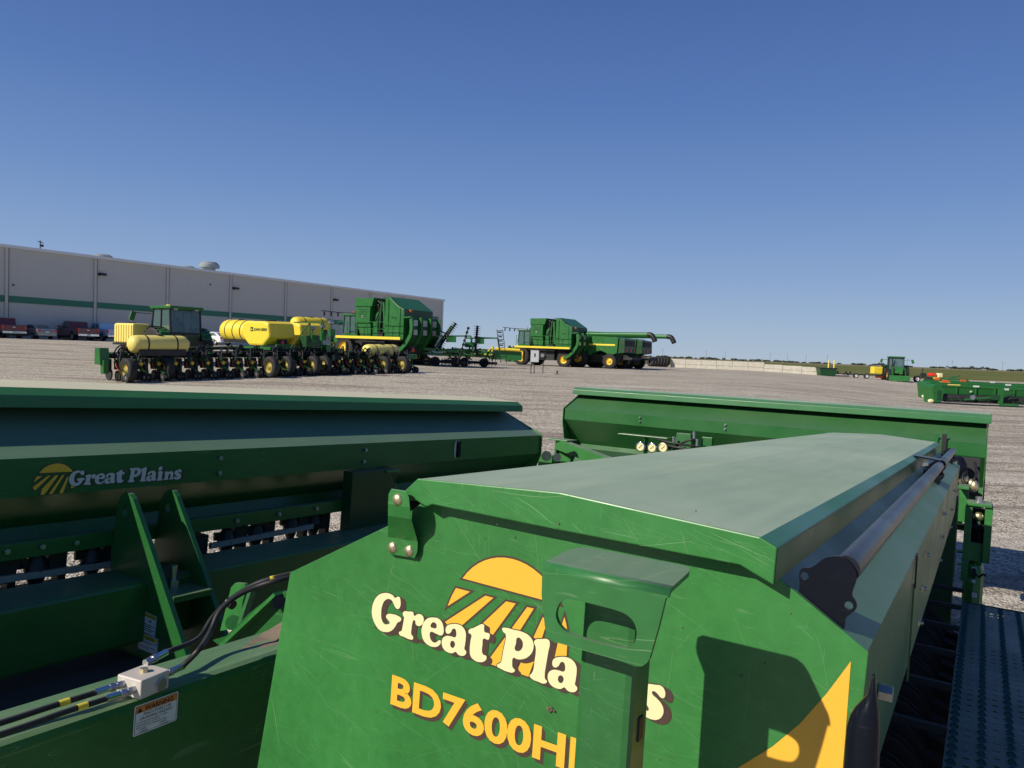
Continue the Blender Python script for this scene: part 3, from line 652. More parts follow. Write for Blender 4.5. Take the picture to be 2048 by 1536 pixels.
for (u,v,m) in ((1283,893,M_chrome),(1306,895,M_chrome),(1328,895,M_zinc)):
    c=q(u,v,0,6.85); b=D(); b.lathe(c,(-1,0,0),[(0,0),(.046,0),(.048,.02),(.048,.035),(.040,.036)],m,20); b.lathe(c,(-1,0,0),[(.040,.030),(0,.030)],M_decc,20)
    b.bar(c+V((-.032,.015,-.015)),c+V((-.032,-.018,.018)),.004,.003,M_ink); b.build('pressure_gauge',drill)
b=D()
for k,(u0_,v0_,um,vm,u1_,v1_) in enumerate(((1312,878,1345,886,1395,893),(1320,888,1360,896,1420,905),(1330,900,1380,880,1392,884),(1340,905,1400,899,1450,894))):
    b.tube([q(u0_,v0_,0,6.9),q(um,vm,0,6.85),q(u1_,v1_,0,6.9)],.011,M_hose,7)
for (u,v) in ((1347,880),(1388,870),(1360,893),(1394,885)): b.cyl(q(u,v-7,0,6.88),q(u,v+7,0,6.88),.014,M_steel,8)
b.build('gauge_hoses',drill)
# right-hand fold post with its cylinder
Q=lambda u,v,a=6.3:q(u,v,0,a)
def rect(b,u0_,v0_,u1_,v1_,a,th,m):
    p=Q(u0_,v0_,a);r=Q(u1_,v1_,a); b.bb((a,min(p.y,r.y),min(p.z,r.z)),(a+th,max(p.y,r.y),max(p.z,r.z)),m)
b=D()
rect(b,1931,1012,1938,1125,6.3,.22,M_plate); rect(b,1971,1012,1979,1128,6.3,.22,M_plate)
p=Q(1936,1010);r=Q(1981,1010); b.bb((6.28,min(p.y,r.y)-.01,p.z),(6.56,max(p.y,r.y)+.01,p.z+.02),M_plate)
rect(b,1934,1014,1978,1128,6.54,.02,M_dkgreen); rect(b,1938,1084,1971,1126,6.32,.2,M_plate)
rect(b,1916,972,1938,980,6.4,.25,M_plate); rect(b,1918,980,1934,1045,6.6,.02,M_plate)
rect(b,1913,1048,1932,1062,6.5,.1,M_dkgreen); rect(b,1913,1102,1932,1108,6.4,.06,M_plate); rect(b,1913,1128,1930,1132,6.4,.06,M_plate)
b.build('fold_post',drill,bevel=.004)
b=D(); b.prism([(u*1.0,v) for u,v in []] or [(6.30,Q(1926,1150).y),(6.30,Q(1968,1150).y),(6.55,Q(1968,1150).y),(6.55,Q(1926,1150).y)],2,-2.0,Q(1940,1124).z,M_plate); b.build('post_tube',drill,bevel=.06)
b=D(); b.cyl(Q(1957,1085,6.4),Q(1957,1052,6.4),.045,M_blk,16); b.cyl(Q(1957,1052,6.4),Q(1957,1042,6.4),.02,M_chrome,12); b.box(Q(1957,1052,6.4),(.13,.13,.03),M_blk); b.cyl(Q(1966,1033,6.36),Q(1947,1033,6.36),.022,M_zinc,12); b.sphere(Q(1957,1033,6.36),.035,M_zinc,12)
b.cyl(Q(1958,1010,6.4),Q(1958,1002,6.4),.035,M_steel,6); b.cyl(Q(1958,1002,6.4),Q(1958,993,6.4),.022,M_steel,10); b.build('fold_cylinder',drill)
b=D()
rect(b,1922,1122,1938,1126,6.24,.03,M_plate);rect(b,1923,1122,1934,1162,6.22,.04,M_plate);rect(b,1922,1158,1944,1164,6.24,.03,M_plate);rect(b,1944,1138,1951,1158,6.22,.04,M_dark)
for (u,v) in ((1948,1137),(1946,1162),(1949,1192)): rect(b,u-5,v-3-(4 if v>1180 else 0),u+5,v+4,6.27,.01,M_lab)
b.tube([Q(1951,1148,6.2),Q(1958,1154,6.2),Q(1966,1149,6.2),Q(1972,1152,6.2)],.008,M_hose,6)
b.build('lock_latch',drill)
b=D()
for (u,v,r) in ((1922,945,.05),(1926,958,.04),(1915,935,.07),(1942,968,.03),(1948,972,.035)):
    p=Q(u,v,6.9); b.sphere(p,r,M_blk if r>.045 else M_zinc,10,(1,1,1.4))
b.tube([Q(1912,930,7),Q(1930,940,6.9),Q(1925,960,6.8),Q(1945,985,6.8)],.012,M_hose,6); b.tube([Q(1950,915+10,7),Q(1953,945,6.9),Q(1948,960,6.8)],.010,M_hose,6)
b.box(Q(1915,950,7.1),(.1,.30,.30),M_dim)
b.box(Q(1890,1120,6.0)+V((.1,.12,-.2)),(.3,.35,1.3),M_dkgreen)
b.build('knuckle_fittings',drill)
# ---- walkway of punched tread plate
Wc=-1.25; wl=.058; wr=-.85; wf=5.92; w0=1.2
nx=int((wf-w0)/.0375/2); 
def treadmat():
    m=M_deck; return m
b=D(); b.bb((w0,wr,Wc-.05),(wf,wr+.004,Wc-.002),M_deck); b.bb((w0,wl-.004,Wc-.05),(wf,wl,Wc-.002),M_deck); b.bb((wf-.004,wr+.004,Wc-.05),(wf,wl-.004,Wc-.002),M_deck)
# sheet with real punched slots: staggered cells, each cell an outer rectangle around a lens-shaped opening
cw,ch=.047,.074; cols=int((wl-wr)/cw); rws=int((wf-w0)/ch); vs=[];fs=[]
off0=wl-cols*cw
for j in range(rws):
    for i in range(cols):
        big=(i+j*0)%2==0; x0=w0+j*ch; y0=off0+i*cw; cx=x0+ch/2+(0 if big else ch*.0); cy=y0+cw/2
        rx,ry=(.015,.0195) if big else (.008,.0125)
        o=len(vs); vs+=[(x0,y0,Wc),(x0+ch,y0,Wc),(x0+ch,y0+cw,Wc),(x0,y0+cw,Wc)]
        inner=[(cx+rx*math.cos(t),cy+ry*math.sin(t)*1.0,Wc) for t in [math.pi*(1.25+.25*k) for k in range(8)]]
        vs+=inner; k=o+4
        fs+=[(o,o+1,k+2),(o,k+2,k+1),(o,k+1,k),(o+1,o+2,k+4),(o+1,k+4,k+3),(o+1,k+3,k+2),(o+2,o+3,k+6),(o+2,k+6,k+5),(o+2,k+5,k+4),(o+3,o,k),(o+3,k,k+7),(o+3,k+7,k+6)]
        if big:                                            # raised teeth at both lips
            o=len(vs); h=.012
            vs+=[(cx-rx,cy-ry*.8,Wc),(cx-rx,cy+ry*.8,Wc),(cx-rx*.2,cy+ry*.2,Wc+h),(cx-rx*.2,cy-ry*.2,Wc+h),(cx+rx,cy-ry*.8,Wc),(cx+rx,cy+ry*.8,Wc),(cx+rx*.5,cy+ry*.2,Wc+h),(cx+rx*.5,cy-ry*.2,Wc+h)]
            fs+=[(o,o+1,o+2,o+3),(o+4,o+7,o+6,o+5)]
b.add(vs,fs,M_deck)
b.build('walkway',drill,label='teal-green punched tread walkway')
b=D()
for a in (1.9,2.7,3.5,4.3,5.1): b.box((a,-.4,Wc-.12),(.05,.9,.07),M_dkgreen); pass
for i in range(9): b.box((1.6+i*.5,.26,-1.12),(.03,.42,.025),M_dim)
b.bb((1.2,.9,-1.35),(6.2,1.05,-1.12),M_dkgreen); b.bb((1.3,-.9,-1.42),(6.2,-.82,-1.31),M_dkgreen)
b.build('walkway_frame',drill)
# opener rows under the near box, seen dark between wall and walkway
ou=None
def opener():
    b=D(); b.M=Matrix()
    b.box((0,0,0),(.10,.16,.05),M_dkgreen); b.box((0,-.08,.03),(.16,.03,.10),M_dkgreen); b.bar((0,0,-.02),(0,-.28,-.34),.05,.07,M_dkgreen); b.cyl((-.02,-.12,.03),(.02,-.12,.03),.02,M_zinc,8)
    for sx in (-.03,.03): b.cyl((sx-.002,-.32,-.42),(sx+.002,-.32,-.42),.19,M_dim,20)
    b.cyl((-.04,-.50,-.47),(.04,-.50,-.47),.11,M_rub,14)
    return b
for row,(b0,sg,n_) in enumerate(((.62,1,22),)):
    for i in range(n_):
        a=1.25+i*.19
        if ou is None: o=opener().build('opener',drill); ou=o
        else: o=ou.copy(); C.objects.link(o); o.parent=drill
        p=V((a,b0,-1.20+a*.05))-ORG; o.matrix_local=Matrix.Translation(p)
for i in range(20):
    o=ou.copy(); C.objects.link(o); o.parent=drill; o.matrix_local=Matrix.Translation(V((7.9,.2+i*.19,-.98))-ORG)@Matrix.Rotation(math.pi/2,4,'Z')
b=D(); b.bb((1.2,.44,-1.22),(5.5,.56,-1.10),M_dkgreen); b.bb((7.8,.1,-.95),(8.0,3.9,-.8),M_dkgreen); b.bb((5.4,.9,-1.2),(8.0,1.05,-1.0),M_dkgreen); b.bb((5.2,3.5,-1.2),(8.0,3.65,-.95),M_dkgreen); b.build('opener_toolbar',drill)
for (a,bb_) in ((4.9,1.05),(7.0,.5),(7.0,3.3),(5.2,4.3)):
    gz=-2.1*1.0+.0; c=V((a,bb_,0)); 
    zc=-(H+ (A.z*a))/CC.z ; c.z=zc+.38
    w_=wheel(drill,c-ORG,.38,.28,(0,1,0)); 
# ---- left-hand frame
cB=q(0,1491,1,1.66).z
M_beam=paint('beam_green_with_dust',(.021,.122,.028),.38,scr=.2,dust=.6,dlo=.8,dustcol=(.34,.42,.26),dmin=.3,var=.2)
b=D(); b.bb((-.6,1.66,cB-.42),(2.6,1.84,cB),M_beam); beam=b.build('frame_beam',drill,bevel=.02,label='big frame beam carrying the warning label')
b=D(); e0=q(300,1385,1,1.80); b.prism([(1.55,cB-.01),(1.75,cB+.055),(1.98,cB+.11),(2.4,cB+.14),(3.0,cB+.14),(3.0,cB-.3),(1.55,cB-.3)],1,1.672,1.828,M_beam); b.build('beam_gusset',beam,bevel=.012)
b=D()
for k in range(60):
    a=R.uniform(1.55,2.35); t=(a-1.55)/.8; b.sphere((a,1.74+R.gauss(0,.03),cB+.02+t*.115+.0),R.uniform(.005,.016),M_mud,7,(1.6,1.2,.35))
gn=22; gv=[]
for i in range(gn+1):
    for j in range(7):
        a=1.35+i*1.0/gn; t=max(0,min(1,(a-1.55)/.8)); e=math.sin(math.pi*i/gn)*math.sin(math.pi*j/6); gv.append((a,1.68+j*.024+R.uniform(-.006,.006),cB+.002+(.055*min(1,(a-1.55)/.2) if a>1.55 else 0)+.055*max(0,(a-1.75)/.23 if a<1.98 else 1)-.006+e*R.uniform(.004,.020)))
b.add(gv,[(i*7+j,i*7+j+1,(i+1)*7+j+1,(i+1)*7+j) for i in range(gn) for j in range(6)],M_mud,True)
b.build('dirt_pile',beam)['kind']='stuff'
# tube 2 (further frame tube)
c1=q(0,1222,1,3.0); c2=q(0,1362,1,3.0); ctop=c1.z
b=D(); b.bb((-.8,3.0,c2.z),(4.4,3.28,ctop),M_green); b.build('frame_tube',drill,bevel=.015)
b=D(); c3=q(0,1192,1,3.30); b.bb((-.8,3.285,c3.z-.12),(1.75,3.42,c3.z),M_dkgreen); b.build('frame_rail',drill,bevel=.008)
b=D(); b.bb((-.8,2.1,-1.75),(2.6,2.75,-1.6),M_dim); b.bb((-.5,1.86,cB-.40),(2.6,2.5,cB-.36),M_dkgreen); b.bb((-.8,2.25,-1.55),(1.9,3.25,-1.28),M_dim); b.bb((-.8,1.84,-1.9),(2.0,2.0,-1.2),M_dkgreen); b.build('shaded_gap_filler',drill)  # dark boxes added to stand in for the shaded gap behind the beam
# A-shaped plates
aP=q(250,985,1,3.215).x; aQ=q(337,980,1,3.215).x
def pplate(px,a):
    b=D(); extr(b,curve_mesh([qa(px,a),[(lambda c:(c[0]+.02*math.cos(t),c[1]+.028*math.sin(t)))(qa([(250+(a!=aP)*86,1022-(a!=aP)*8)],a)[0]) for t in [k*math.pi/6 for k in range(12)]]],smooth=False),0,a,a+.022,M_green); return b.build('mast_plate',drill,bevel=.002)
mp1=pplate([(214,1420),(222,1100),(236,1005),(243,989),(251,984),(259,988),(266,998),(300,1095),(372,1310),(385,1420)],aP)
mp2=pplate([(300,1300),(306,1100),(322,1000),(329,985),(338,979),(347,982),(353,993),(395,1110),(455,1290),(458,1330),(360,1330)],aQ)
pz=q(345,1175,0,(aP+aQ)/2); b=D(); b.bb((aP+.024,q(425,1178,2,pz.z).y,pz.z-.025),(aQ-.002,3.12,pz.z),M_green); b.build('gusset_plate',drill)
c=V(((aP+aQ)/2,q(346,1150,0,(aP+aQ)/2).y,pz.z)); b=D(); b.cyl(c,c+V((0,0,.035)),.032,M_steel,6,smooth=False); b.cyl(c+V((0,0,.035)),c+V((0,0,.10)),.018,M_steel,14); b.build('mast_bolt',drill)
# small mud-green lugs near the hoses
b=D()
ax=1.95
ol2=[(440,1262),(452,1215),(462,1175),(470,1166),(488,1167),(494,1176),(486,1200),(478,1255)]
extr(b,curve_mesh([qa(ol2,1.95)],smooth=False),0,1.95,1.965,M_plate); b.build('cylinder_lug',drill,bevel=.002); b=D()
ol3=[(425,1280),(452,1272),(500,1225),(545,1190),(570,1182),(585,1190),(590,1260),(520,1290),(450,1300)]
extr(b,curve_mesh([qa(ol3,1.75)],smooth=False),0,1.75,1.765,M_green)
b.build('cylinder_lug',drill,bevel=.002)
b=D(); b.cyl(q(466,1245,0,1.94),q(466,1245,0,1.90),.028,M_plate,20); b.build('pivot_pin',drill); b=D(); b.cyl(q(558,1205,0,1.74),q(558,1205,0,1.72),.022,M_blk,16); b.build('pivot_pin',drill)
b=D(); pA=q(480,1192,0,1.9); b.bar(q(475,1272,0,1.82),q(505,1180,0,1.92),.012,.05,M_plate,up=(0,0,1)); b.bar(q(450,1290,0,1.73),q(560,1186,0,1.74),.05,.012,M_plate); b.build('lug_edge',drill)
# valve block
vz=cB; 
m0=q(297,1390,1,1.72)      # near bottom corner of the block
pm=V((m0.x,1.72,cB))
b=D()
mx=q(288,1345,2,cB+.045); 
ctr=V((mx.x,mx.y,cB+.024)); mrot=Matrix.Rotation(.18,3,'Z')
b.box(ctr,(.085,.078,.046),M_alu,mrot); 
b.build('valve_block',drill,bevel=.003)
def vt(x,y,z): return ctr+mrot@V((x,y,z))
b=D(); b.cyl(vt(.0,.0,.023),vt(.0,.0,.032),.010,M_zinc,6,smooth=False); b.build('block_bolt',drill)
b=D(); b.cyl(vt(.012,-.039,-.004),vt(.012,-.049,-.004),.0155,M_steel,6,smooth=False); b.build('block_plug',drill)
def fitting(b,p,d):
    p=V(p);d=V(d).normalized(); b.cyl(p,p+d*.016,.010,M_steel,6,smooth=False); b.cyl(p+d*.016,p+d*.022,.007,M_steel,10); b.cyl(p+d*.022,p+d*.034,.0105,M_steel,6,smooth=False); b.cyl(p+d*.034,p+d*.068,.0085,M_chrome,14); return p+d*.066
def onefit(p,d):
    b=D(); e=fitting(b,p,d); b.build('hose_fitting',drill); return e
e1=onefit(vt(-.042,.018,.004),(-1,.0,.0)); e2=onefit(vt(-.042,-.018,-.002),(-1,0,0)); e3=onefit(vt(.030,.030,.028),(1,.22,.10)); e4=onefit(vt(.043,-.010,.0),(1,.12,.06))
def hose(name,pts,r=.0072,band=None):
    b=D(); b.tube(pts,r,M_hose,10)
    if band:
        for i in band:
            p=V(pts[i]); d=(V(pts[i+1])-p).normalized(); b.cyl(p,p+d*.022,r*1.08,M_laby,12)
    b.build(name,drill)
hose('hydraulic_hose',[e1,e1+V((-.06,0,0)),e1+V((-.11,.002,-.001)),e1+V((-.3,.01,-.006)),e1+V((-1.2,.03,-.01))],band=(1,))
hose('hydraulic_hose',[e2,e2+V((-.045,0,.0)),e2+V((-.10,.0,-.0)),e2+V((-.3,0,-.004)),e2+V((-1.2,.01,-.008))],band=(1,))
hose('hydraulic_hose',[e3,q(395,1278,1,1.78),q(425,1235,1,1.80),q(460,1200,1,1.80),q(500,1173,1,1.78),q(540,1158,1,1.74),q(590,1146,1,1.7)],band=(5,))
hose('hydraulic_hose',[e4,q(397,1300,1,1.66),q(420,1265,1,1.72),q(438,1225,1,1.74),q(470,1195,1,1.74),q(510,1175,1,1.72),q(550,1162,1,1.68),q(595,1152,1,1.66)])
b=D(); c=q(461,1207,1,1.77); b.cyl(c+V((0,-.012,-.003)),c+V((0,.012,.003)),.013,M_hose,8); b.build('hose_clamp',drill)
# ---- safety labels
def label(name,par,P,ux,uy,w,h,nrm,head,headm,lines,tri_=True,seedn=0):
    P,ux,uy,n=V(P),V(ux).normalized(),V(uy).normalized(),V(nrm)
    b=D(); pt=lambda x,y,k:P+ux*x+uy*y+n*k
    def rectl(x0,y0,x1,y1,k,m,r=0):
        if r:
            pts=[]
            for cx,cy,t0 in ((x1-r,y1-r,0),(x0+r,y1-r,90),(x0+r,y0+r,180),(x1-r,y0+r,270)):
                pts+=[(cx+r*math.cos(math.radians(t0+t)),cy+r*math.sin(math.radians(t0+t))) for t in (0,30,60,90)]
            b.add([pt(x,y,k) for x,y in pts],[tuple(range(len(pts)))],m)
        else: b.add([pt(x0,y0,k),pt(x1,y0,k),pt(x1,y1,k),pt(x0,y1,k)],[(0,1,2,3)],m)
    hh=h*.22*(1 if w>h*1.1 else .8)
    rectl(0,0,w,h,.0004,M_lab,w*.04); rectl(w*.025,w*.025,w*.975,h-w*.025,.0007,M_ink,w*.02); rectl(w*.035,w*.035,w*.965,h-w*.035-hh,.001,M_lab); rectl(w*.035,h-w*.03-hh,w*.965,h-w*.035,.001,headm)
    def txt(s,x,y,size,bold=.02,align='CENTER',maxw=None):
        vs,fs=text_mesh(s,size,size*bold,align)
        xs=[v[0] for v in vs]; k=1
        if maxw and max(xs)-min(xs)>maxw: k=maxw/(max(xs)-min(xs))
        b.add([pt(x+v[0]*k,y+v[1],.0013) for v in vs],fs,M_ink)
    txt(head,w*.56,h-w*.035-hh*.86,hh*.95,.03,maxw=w*.66)
    ty=h-w*.035-hh*.88; b.add([pt(w*.06,ty,.0013),pt(w*.06+hh*.85,ty,.0013),pt(w*.06+hh*.42,ty+hh*.75,.0013)],[(0,1,2)],M_ink)
    for (s,x,y,sz,al) in lines:
        if s=='_':
            if al: rectl(w*x,h*y,w*(x+al),h*(y+sz),.0013,M_ink)
            continue
        txt(s,w*x,h*y,h*sz,.015,al,maxw=w*.9 if al=='CENTER' else w*.9)
    b.build(name,par)
LP=q(265,1475,1,1.6585); LT=q(265,1415,1,1.6585); LR=q(353,1440,1,1.6585)
lh=LT.z-LP.z; lw=LR.x-LP.x
label('warning_label',beam,(LP.x,1.6585,LP.z),(1,0,(LR.z-LP.z)/lw),(0,0,1),lw,lh,(0,-1,0),'WARNING',M_org,
 [('PINCH POINT OR',.52,.60,.125,'CENTER'),('CRUSHING HAZARD',.5,.475,.125,'CENTER'),('To prevent serious injury or death',.06,.385,.078,'LEFT'),('from pinching or crushing:',.06,.305,.078,'LEFT'),('Stand clear from implement while',.06,.225,.078,'LEFT'),
  ('• Folding',.12,.14,.078,'LEFT'),('• Unfolding',.12,.06,.078,'LEFT'),('• Raising',.58,.14,.078,'LEFT'),('• Lowering',.58,.06,.078,'LEFT')])
ap=aP-.0015
def lab2(c0,c1,c2,head_lines):
    p=[q(u,v,0,ap) for u,v in (c0,c1,c2)]; w=(p[1]-p[0]); h=(p[2]-p[0])
    label('caution_label',mp1,p[0],w,(h-w*(h.dot(w)/w.dot(w))),w.length,(h-w*(h.dot(w)/w.dot(w))).length,(-1,0,0),'CAUTION',M_laby,head_lines)
bars=lambda ws,y0:[('_',.08,y0-k*.095,.035,w_) for k,w_ in enumerate(ws)]
lab2((286,1263),(310,1275),(289,1222),bars((.84,.55,.80,.62),.42)+[('_',.42,.60,.08,.2)])
lab2((276,1296),(315,1312),(278,1263),bars((.84,.60,.0,.80,.50),.56))
# ---- seed meters under the left box
def meter():
    b=MB(); 
    b.box((.075,.05,.05),(.085,.12,.15),M_dark,taper=(1.1,1.0)); b.box((.10,.03,-.05),(.04,.07,.06),M_dark)
    b.cyl((-.02,.02,.10),(-.02,.02,.02),.035,M_dark,10,r1=.06); b.cyl((-.02,.02,.02),(-.02,.02,-.07),.06,M_dark,10,r1=.028)
    for k in range(9):
        t=k*math.pi*2/9; b.bar((-.02,.02,.03),(-.02+.085*math.cos(t),.0,.03+.075*math.sin(t)),.006,.02,M_dark)
    b.box((-.09,.02,.06),(.05,.02,.05),M_dark)
    return b
mt=None
def mkmeter(u,v,bv=3.34):
    global mt
    p=q(u,v,1,bv)-ORG
    if mt is None:
        mt=meter().build('seed_meter',drill); b=MB(); pts=[]
        for k in range(9): b.lathe((-.02,.02,-.07-k*.03),(0,0,-1),[(.024,0),(.031,.008),(.031,.018),(.024,.03)],M_rub if k%3 else M_ltgrey,10)
        b.lathe((-.02,.02,-.34),(0,0,-1),[(.024,0),(.024,.8)],M_rub,10); b.build('seed_tube',mt); o=mt
    else: o=copytree(mt,drill)
    o.matrix_local=Matrix.Translation(p+V((0,0,-.035)))@Matrix.Scale(.80,4)
for (u,v) in ((-20,1145),(85,1130),(195,1112),(380,1100),(462,1075),(520,1062),(590,1045),(635,1040),(760,1020)): mkmeter(u,v)
b=D()
for (x0,y0,x1,y1) in ((-60,1168,235,1126),(420,1092,625,1052)): b=D(); b.bar(q(x0,y0,1,3.32),q(x1,y1,1,3.32),.02,.028,M_silver); b.build('drive_shaft',drill)
b=D(); b.bb((q(683,1000,1,3.3).x,3.22,-1.05),(q(770,1000,1,3.3).x,3.30,-.60),M_dkgreen); b.box(q(775,940,1,3.26),(.12,.10,.02),M_plate); b.bar(q(775,943,1,3.26),q(790,1000,1,3.26),.08,.02,M_green); b.build('wing_bracket',drill,bevel=.004)
# ================================================================ YARD
def inv(o): return o.matrix_world.inverted()
def mkframe(o):
    Mi=inv(o)
    def f(u,v,D):
        d=ray(u,v); return Mi@(EYE+d*(D/d.y))
    return f
# ---- dealership building
nW=ND; 
def wall_t(u):                       # distance along the wall line where column u meets it
    d=ray(u,690); x=d.x/d.y; k=84.0  # n.p = k
    Dd=k/(nW.x*x+nW.y); return V((x*Dd,Dd,0)).dot(WD)
tR=wall_t(884); tL=-45
bld=thing('dealership_building','long grey metal-clad building with green stripe and white roof trim behind the yard','building',
   Matrix.Translation(ND*84+WD*0+V((0,0,1.42)))@Matrix(((WD.x,ND.x,0,0),(WD.y,ND.y,0,0),(0,0,1,0),(0,0,0,1))))
eh=9.15
b=MB(); b.bb((tL,0,-1),(tR,40,eh),M_wall)
for i in range(int((tR-tL)/.9)): b.bb((tL+i*.9,-.006,0),(tL+i*.9+.05,-.001,eh-.1),M_wall)
b.build('wall',bld)
b=MB(); b.bb((tL,-.05,3.62),(tR,-.021,4.28),M_stripe); b.build('green_stripe',bld)
b=MB(); b.bb((tL,-.24,eh-.10),(tR+.18,-.0,eh+.19),M_trim); b.build('eave_trim',bld)
b=MB()
for i in range(int((tR-tL)/.62)): b.bb((tL+i*.62,-.22,eh+.12),(tL+i*.62+.3,1.0,eh+.20),M_trim)
b.add([(tL,-.2,eh+.12),(tR+.2,-.2,eh+.12),(tR+.2,20,eh+.75),(tL,20,eh+.75),(tL,40.2,eh+.12),(tR+.2,40.2,eh+.12)],[(0,1,2,3),(3,2,5,4)],M_roof)
b.add([(tR+.19,0,eh),(tR+.19,40,eh),(tR+.19,20,eh+.7)],[(0,1,2)],M_wall)
b.build('roof',bld)
for u in (11,188,332,458,568,660,737,803,882):
    t=wall_t(u); b=MB(); b.bb((t-.14,-.16,0),(t+.14,-.021,eh-.1),M_trim if u==882 else M_wall); b.box((t+.17,-.10,eh/2),(.06,.08,eh-.2),M_dim if u!=882 else M_trim); b.build('downspout',bld)
fb=mkframe(bld)
def onwall(u,v):
    d=ray(u,v); s=84.0/(d.dot(ND)); p=EYE+d*s; return inv(bld)@p
for u,v in ((203,549),(470,577),(670,600)):
    p=onwall(u,v); b=MB(); b.box(p+V((0,-.22,0)),(.75,.35,.28),M_dark); b.box(p+V((0,-.36,-.16)),(.6,.25,.04),M_ltgrey); b.build('wall_light',bld)
for u,v in ((26,570),(420,569)):
    p=onwall(u,v); b=MB(); b.box(p+V((0,-.08,0)),(.16,.1,.16),M_dark); b.build('wall_box',bld)
p=onwall(870,650); b=MB(); b.bb((p.x-.9,-.05,3.0),(p.x+.9,-.022,6.2),M_glass); b.box((p.x,-.06,4.6),(.12,.03,3.2),M_dark); b.build('window',bld)
for (u,v,w,h) in ((240,520,2.1,.7),(413,541,1.9,.6),(457,541,2.6,1.5)):
    p=onwall(u,v); x=p.x+1.0; b=MB(); y=5.5; zt=eh+.3
    M_vent=paint('vent_metal',(.30,.33,.33),.45,metal=.2); b.cyl((x,y,zt-.3),(x,y,zt+h*.55),w*.30,M_vent,14); b.cyl((x,y,zt+h*.5),(x,y,zt+h*.75),w*.5,M_vent,18); b.cyl((x,y,zt+h*.75),(x,y,zt+h),w*.5,M_vent,18,r1=w*.36)
    b.build('roof_vent',bld)
p=onwall(86,496); b=MB(); b.cyl((p.x,.6,eh),(p.x,.6,eh+1.1),.05,M_dim,6); b.cyl((p.x-.25,.6,eh+1.0),(p.x+.3,.6,eh+.9),.04,M_dim,6); b.box((p.x+.2,.6,eh+.6),(.25,.08,.25),M_dim); b.build('roof_antenna',bld)
# ---- vehicles by the wall
def car_wheel(par,c,r=.39,w=.25): wheel(par,c,r,w,(0,1,0),rimr=.62,rim=M_steel,n=20)
def pickup(u,D,mat,label,fx=ND,lift=0):
    t=thing('pickup_truck',label,'pickup truck',mach(u,D,fx)@Matrix.Scale(1.06,4),'vehicles parked nose-in along the grey building')
    s=1.0; L=5.7; W=1.96; y=W/2      # x: 0 rear, L front
    b=MB(); b.prism([(0.02,.55),(0,1.22),(1.75,1.24),(1.80,1.18),(3.9,1.20),(5.45,1.05),(5.7,.85),(5.7,.48),(5.1,.45),(5.0,.75),(4.7,.88),(4.4,.75),(4.25,.42),(1.65,.42),(1.5,.75),(1.2,.9),(.9,.75),(.8,.5)],1,-y,y,mat)
    b.build('body',t,bevel=.04)
    b=MB(); b.prism([(1.85,1.19),(2.05,1.82),(2.3,1.88),(3.35,1.88),(4.1,1.20)],1,-y+.14,y-.14,mat); cab=b.build('cab',t,bevel=.05)
    b=MB(); b.prism([(2.12,1.27),(2.22,1.74),(3.3,1.76),(3.85,1.27)],1,-y+.125,y-.125,M_glass); b.add([(1.93,-.68,1.30),(1.93,.68,1.30),(2.06,.60,1.76),(2.06,-.60,1.76)],[(0,1,2,3)],M_glass); b.box((2.85,y-.12,1.5),(.09,.02,.55),mat); b.build('window',cab)
    b=MB(); b.bb((-.012,-y+.10,.62),(.0,y-.10,1.17),mat); b.box((-.02,0,1.02),(.02,.22,.06),M_chrome); b.build('tailgate',t,bevel=.01)
    b=MB(); b.bb((-.16,-y+.03,.46),(-.02,y-.03,.66),M_chrome); b.box((-.17,0,.57),(.02,.32,.15),M_lab); b.build('rear_bumper',t,bevel=.02)
    for sy in (-1,1): b=MB(); b.box((-.01,sy*(y-.07),1.0),(.08,.15,.38),M_red); b.build('tail_light',t,bevel=.01)
    for sy in (-1,1): b=MB(); b.box((3.75,sy*(y+.12),1.32),(.10,.22,.2),mat); b.build('mirror',t,bevel=.02)
    for x in (1.2,4.7):
        for sy in (-1,1): car_wheel(t,(x,sy*(y-.14),.39))
    b=MB(); b.bb((.3,-y+.2,.28),(5.2,y-.2,.5),M_dark); b.build('chassis',t)
    return t
def sedan(u,D,mat,label,fx=ND):
    t=thing('sedan',label,'car',mach(u,D,fx),'vehicles parked nose-in along the grey building'); W=1.8; y=W/2
    b=MB(); b.prism([(.05,.40),(0,.75),(.10,1.0),(.9,1.05),(3.4,.98),(4.5,.82),(4.75,.62),(4.72,.35),(4.15,.3),(4.05,.52),(3.8,.64),(3.5,.52),(3.4,.28),(1.35,.28),(1.25,.52),(.98,.64),(.7,.52),(.6,.34)],1,-y,y,mat); b.build('body',t,bevel=.05)
    b=MB(); b.prism([(.45,1.02),(1.15,1.40),(1.6,1.46),(2.4,1.44),(3.4,.99)],1,-y+.16,y-.16,mat); c=b.build('cabin',t,bevel=.06)
    b=MB(); b.prism([(.85,1.06),(1.25,1.36),(2.35,1.39),(3.1,1.05)],1,-y+.150,y-.150,M_glass); b.add([(.55,-.62,1.08),(.55,.62,1.08),(1.12,.5,1.39),(1.12,-.5,1.39)],[(0,1,2,3)],M_glass); b.build('window',c)
    for sy in (-1,1): b=MB(); b.box((.03,sy*(y-.2),.85),(.06,.34,.14),M_red); b.build('tail_light',t,bevel=.01)
    b=MB(); b.bb((-.06,-y+.05,.38),(.04,y-.05,.62),mat); b.box((-.07,0,.74),(.02,.32,.13),M_lab); b.build('rear_bumper',t,bevel=.03)
    for x in (.98,3.8):
        for sy in (-1,1): car_wheel(t,(x,sy*(y-.12),.33),.33,.22)
    return t
FXT=V((-.80,.60,0))
pickup(28,71.5,M_maroon,'dark red pickup cut off by the left edge of the photo, tailgate toward the yard',FXT)
sedan(94,73.5,M_silver,'dull gold-grey sedan parked between the two dark red pickups')
pickup(176,77.5,M_maroon,'dark red pickup parked right of the gold-grey sedan by the wall',FXT)
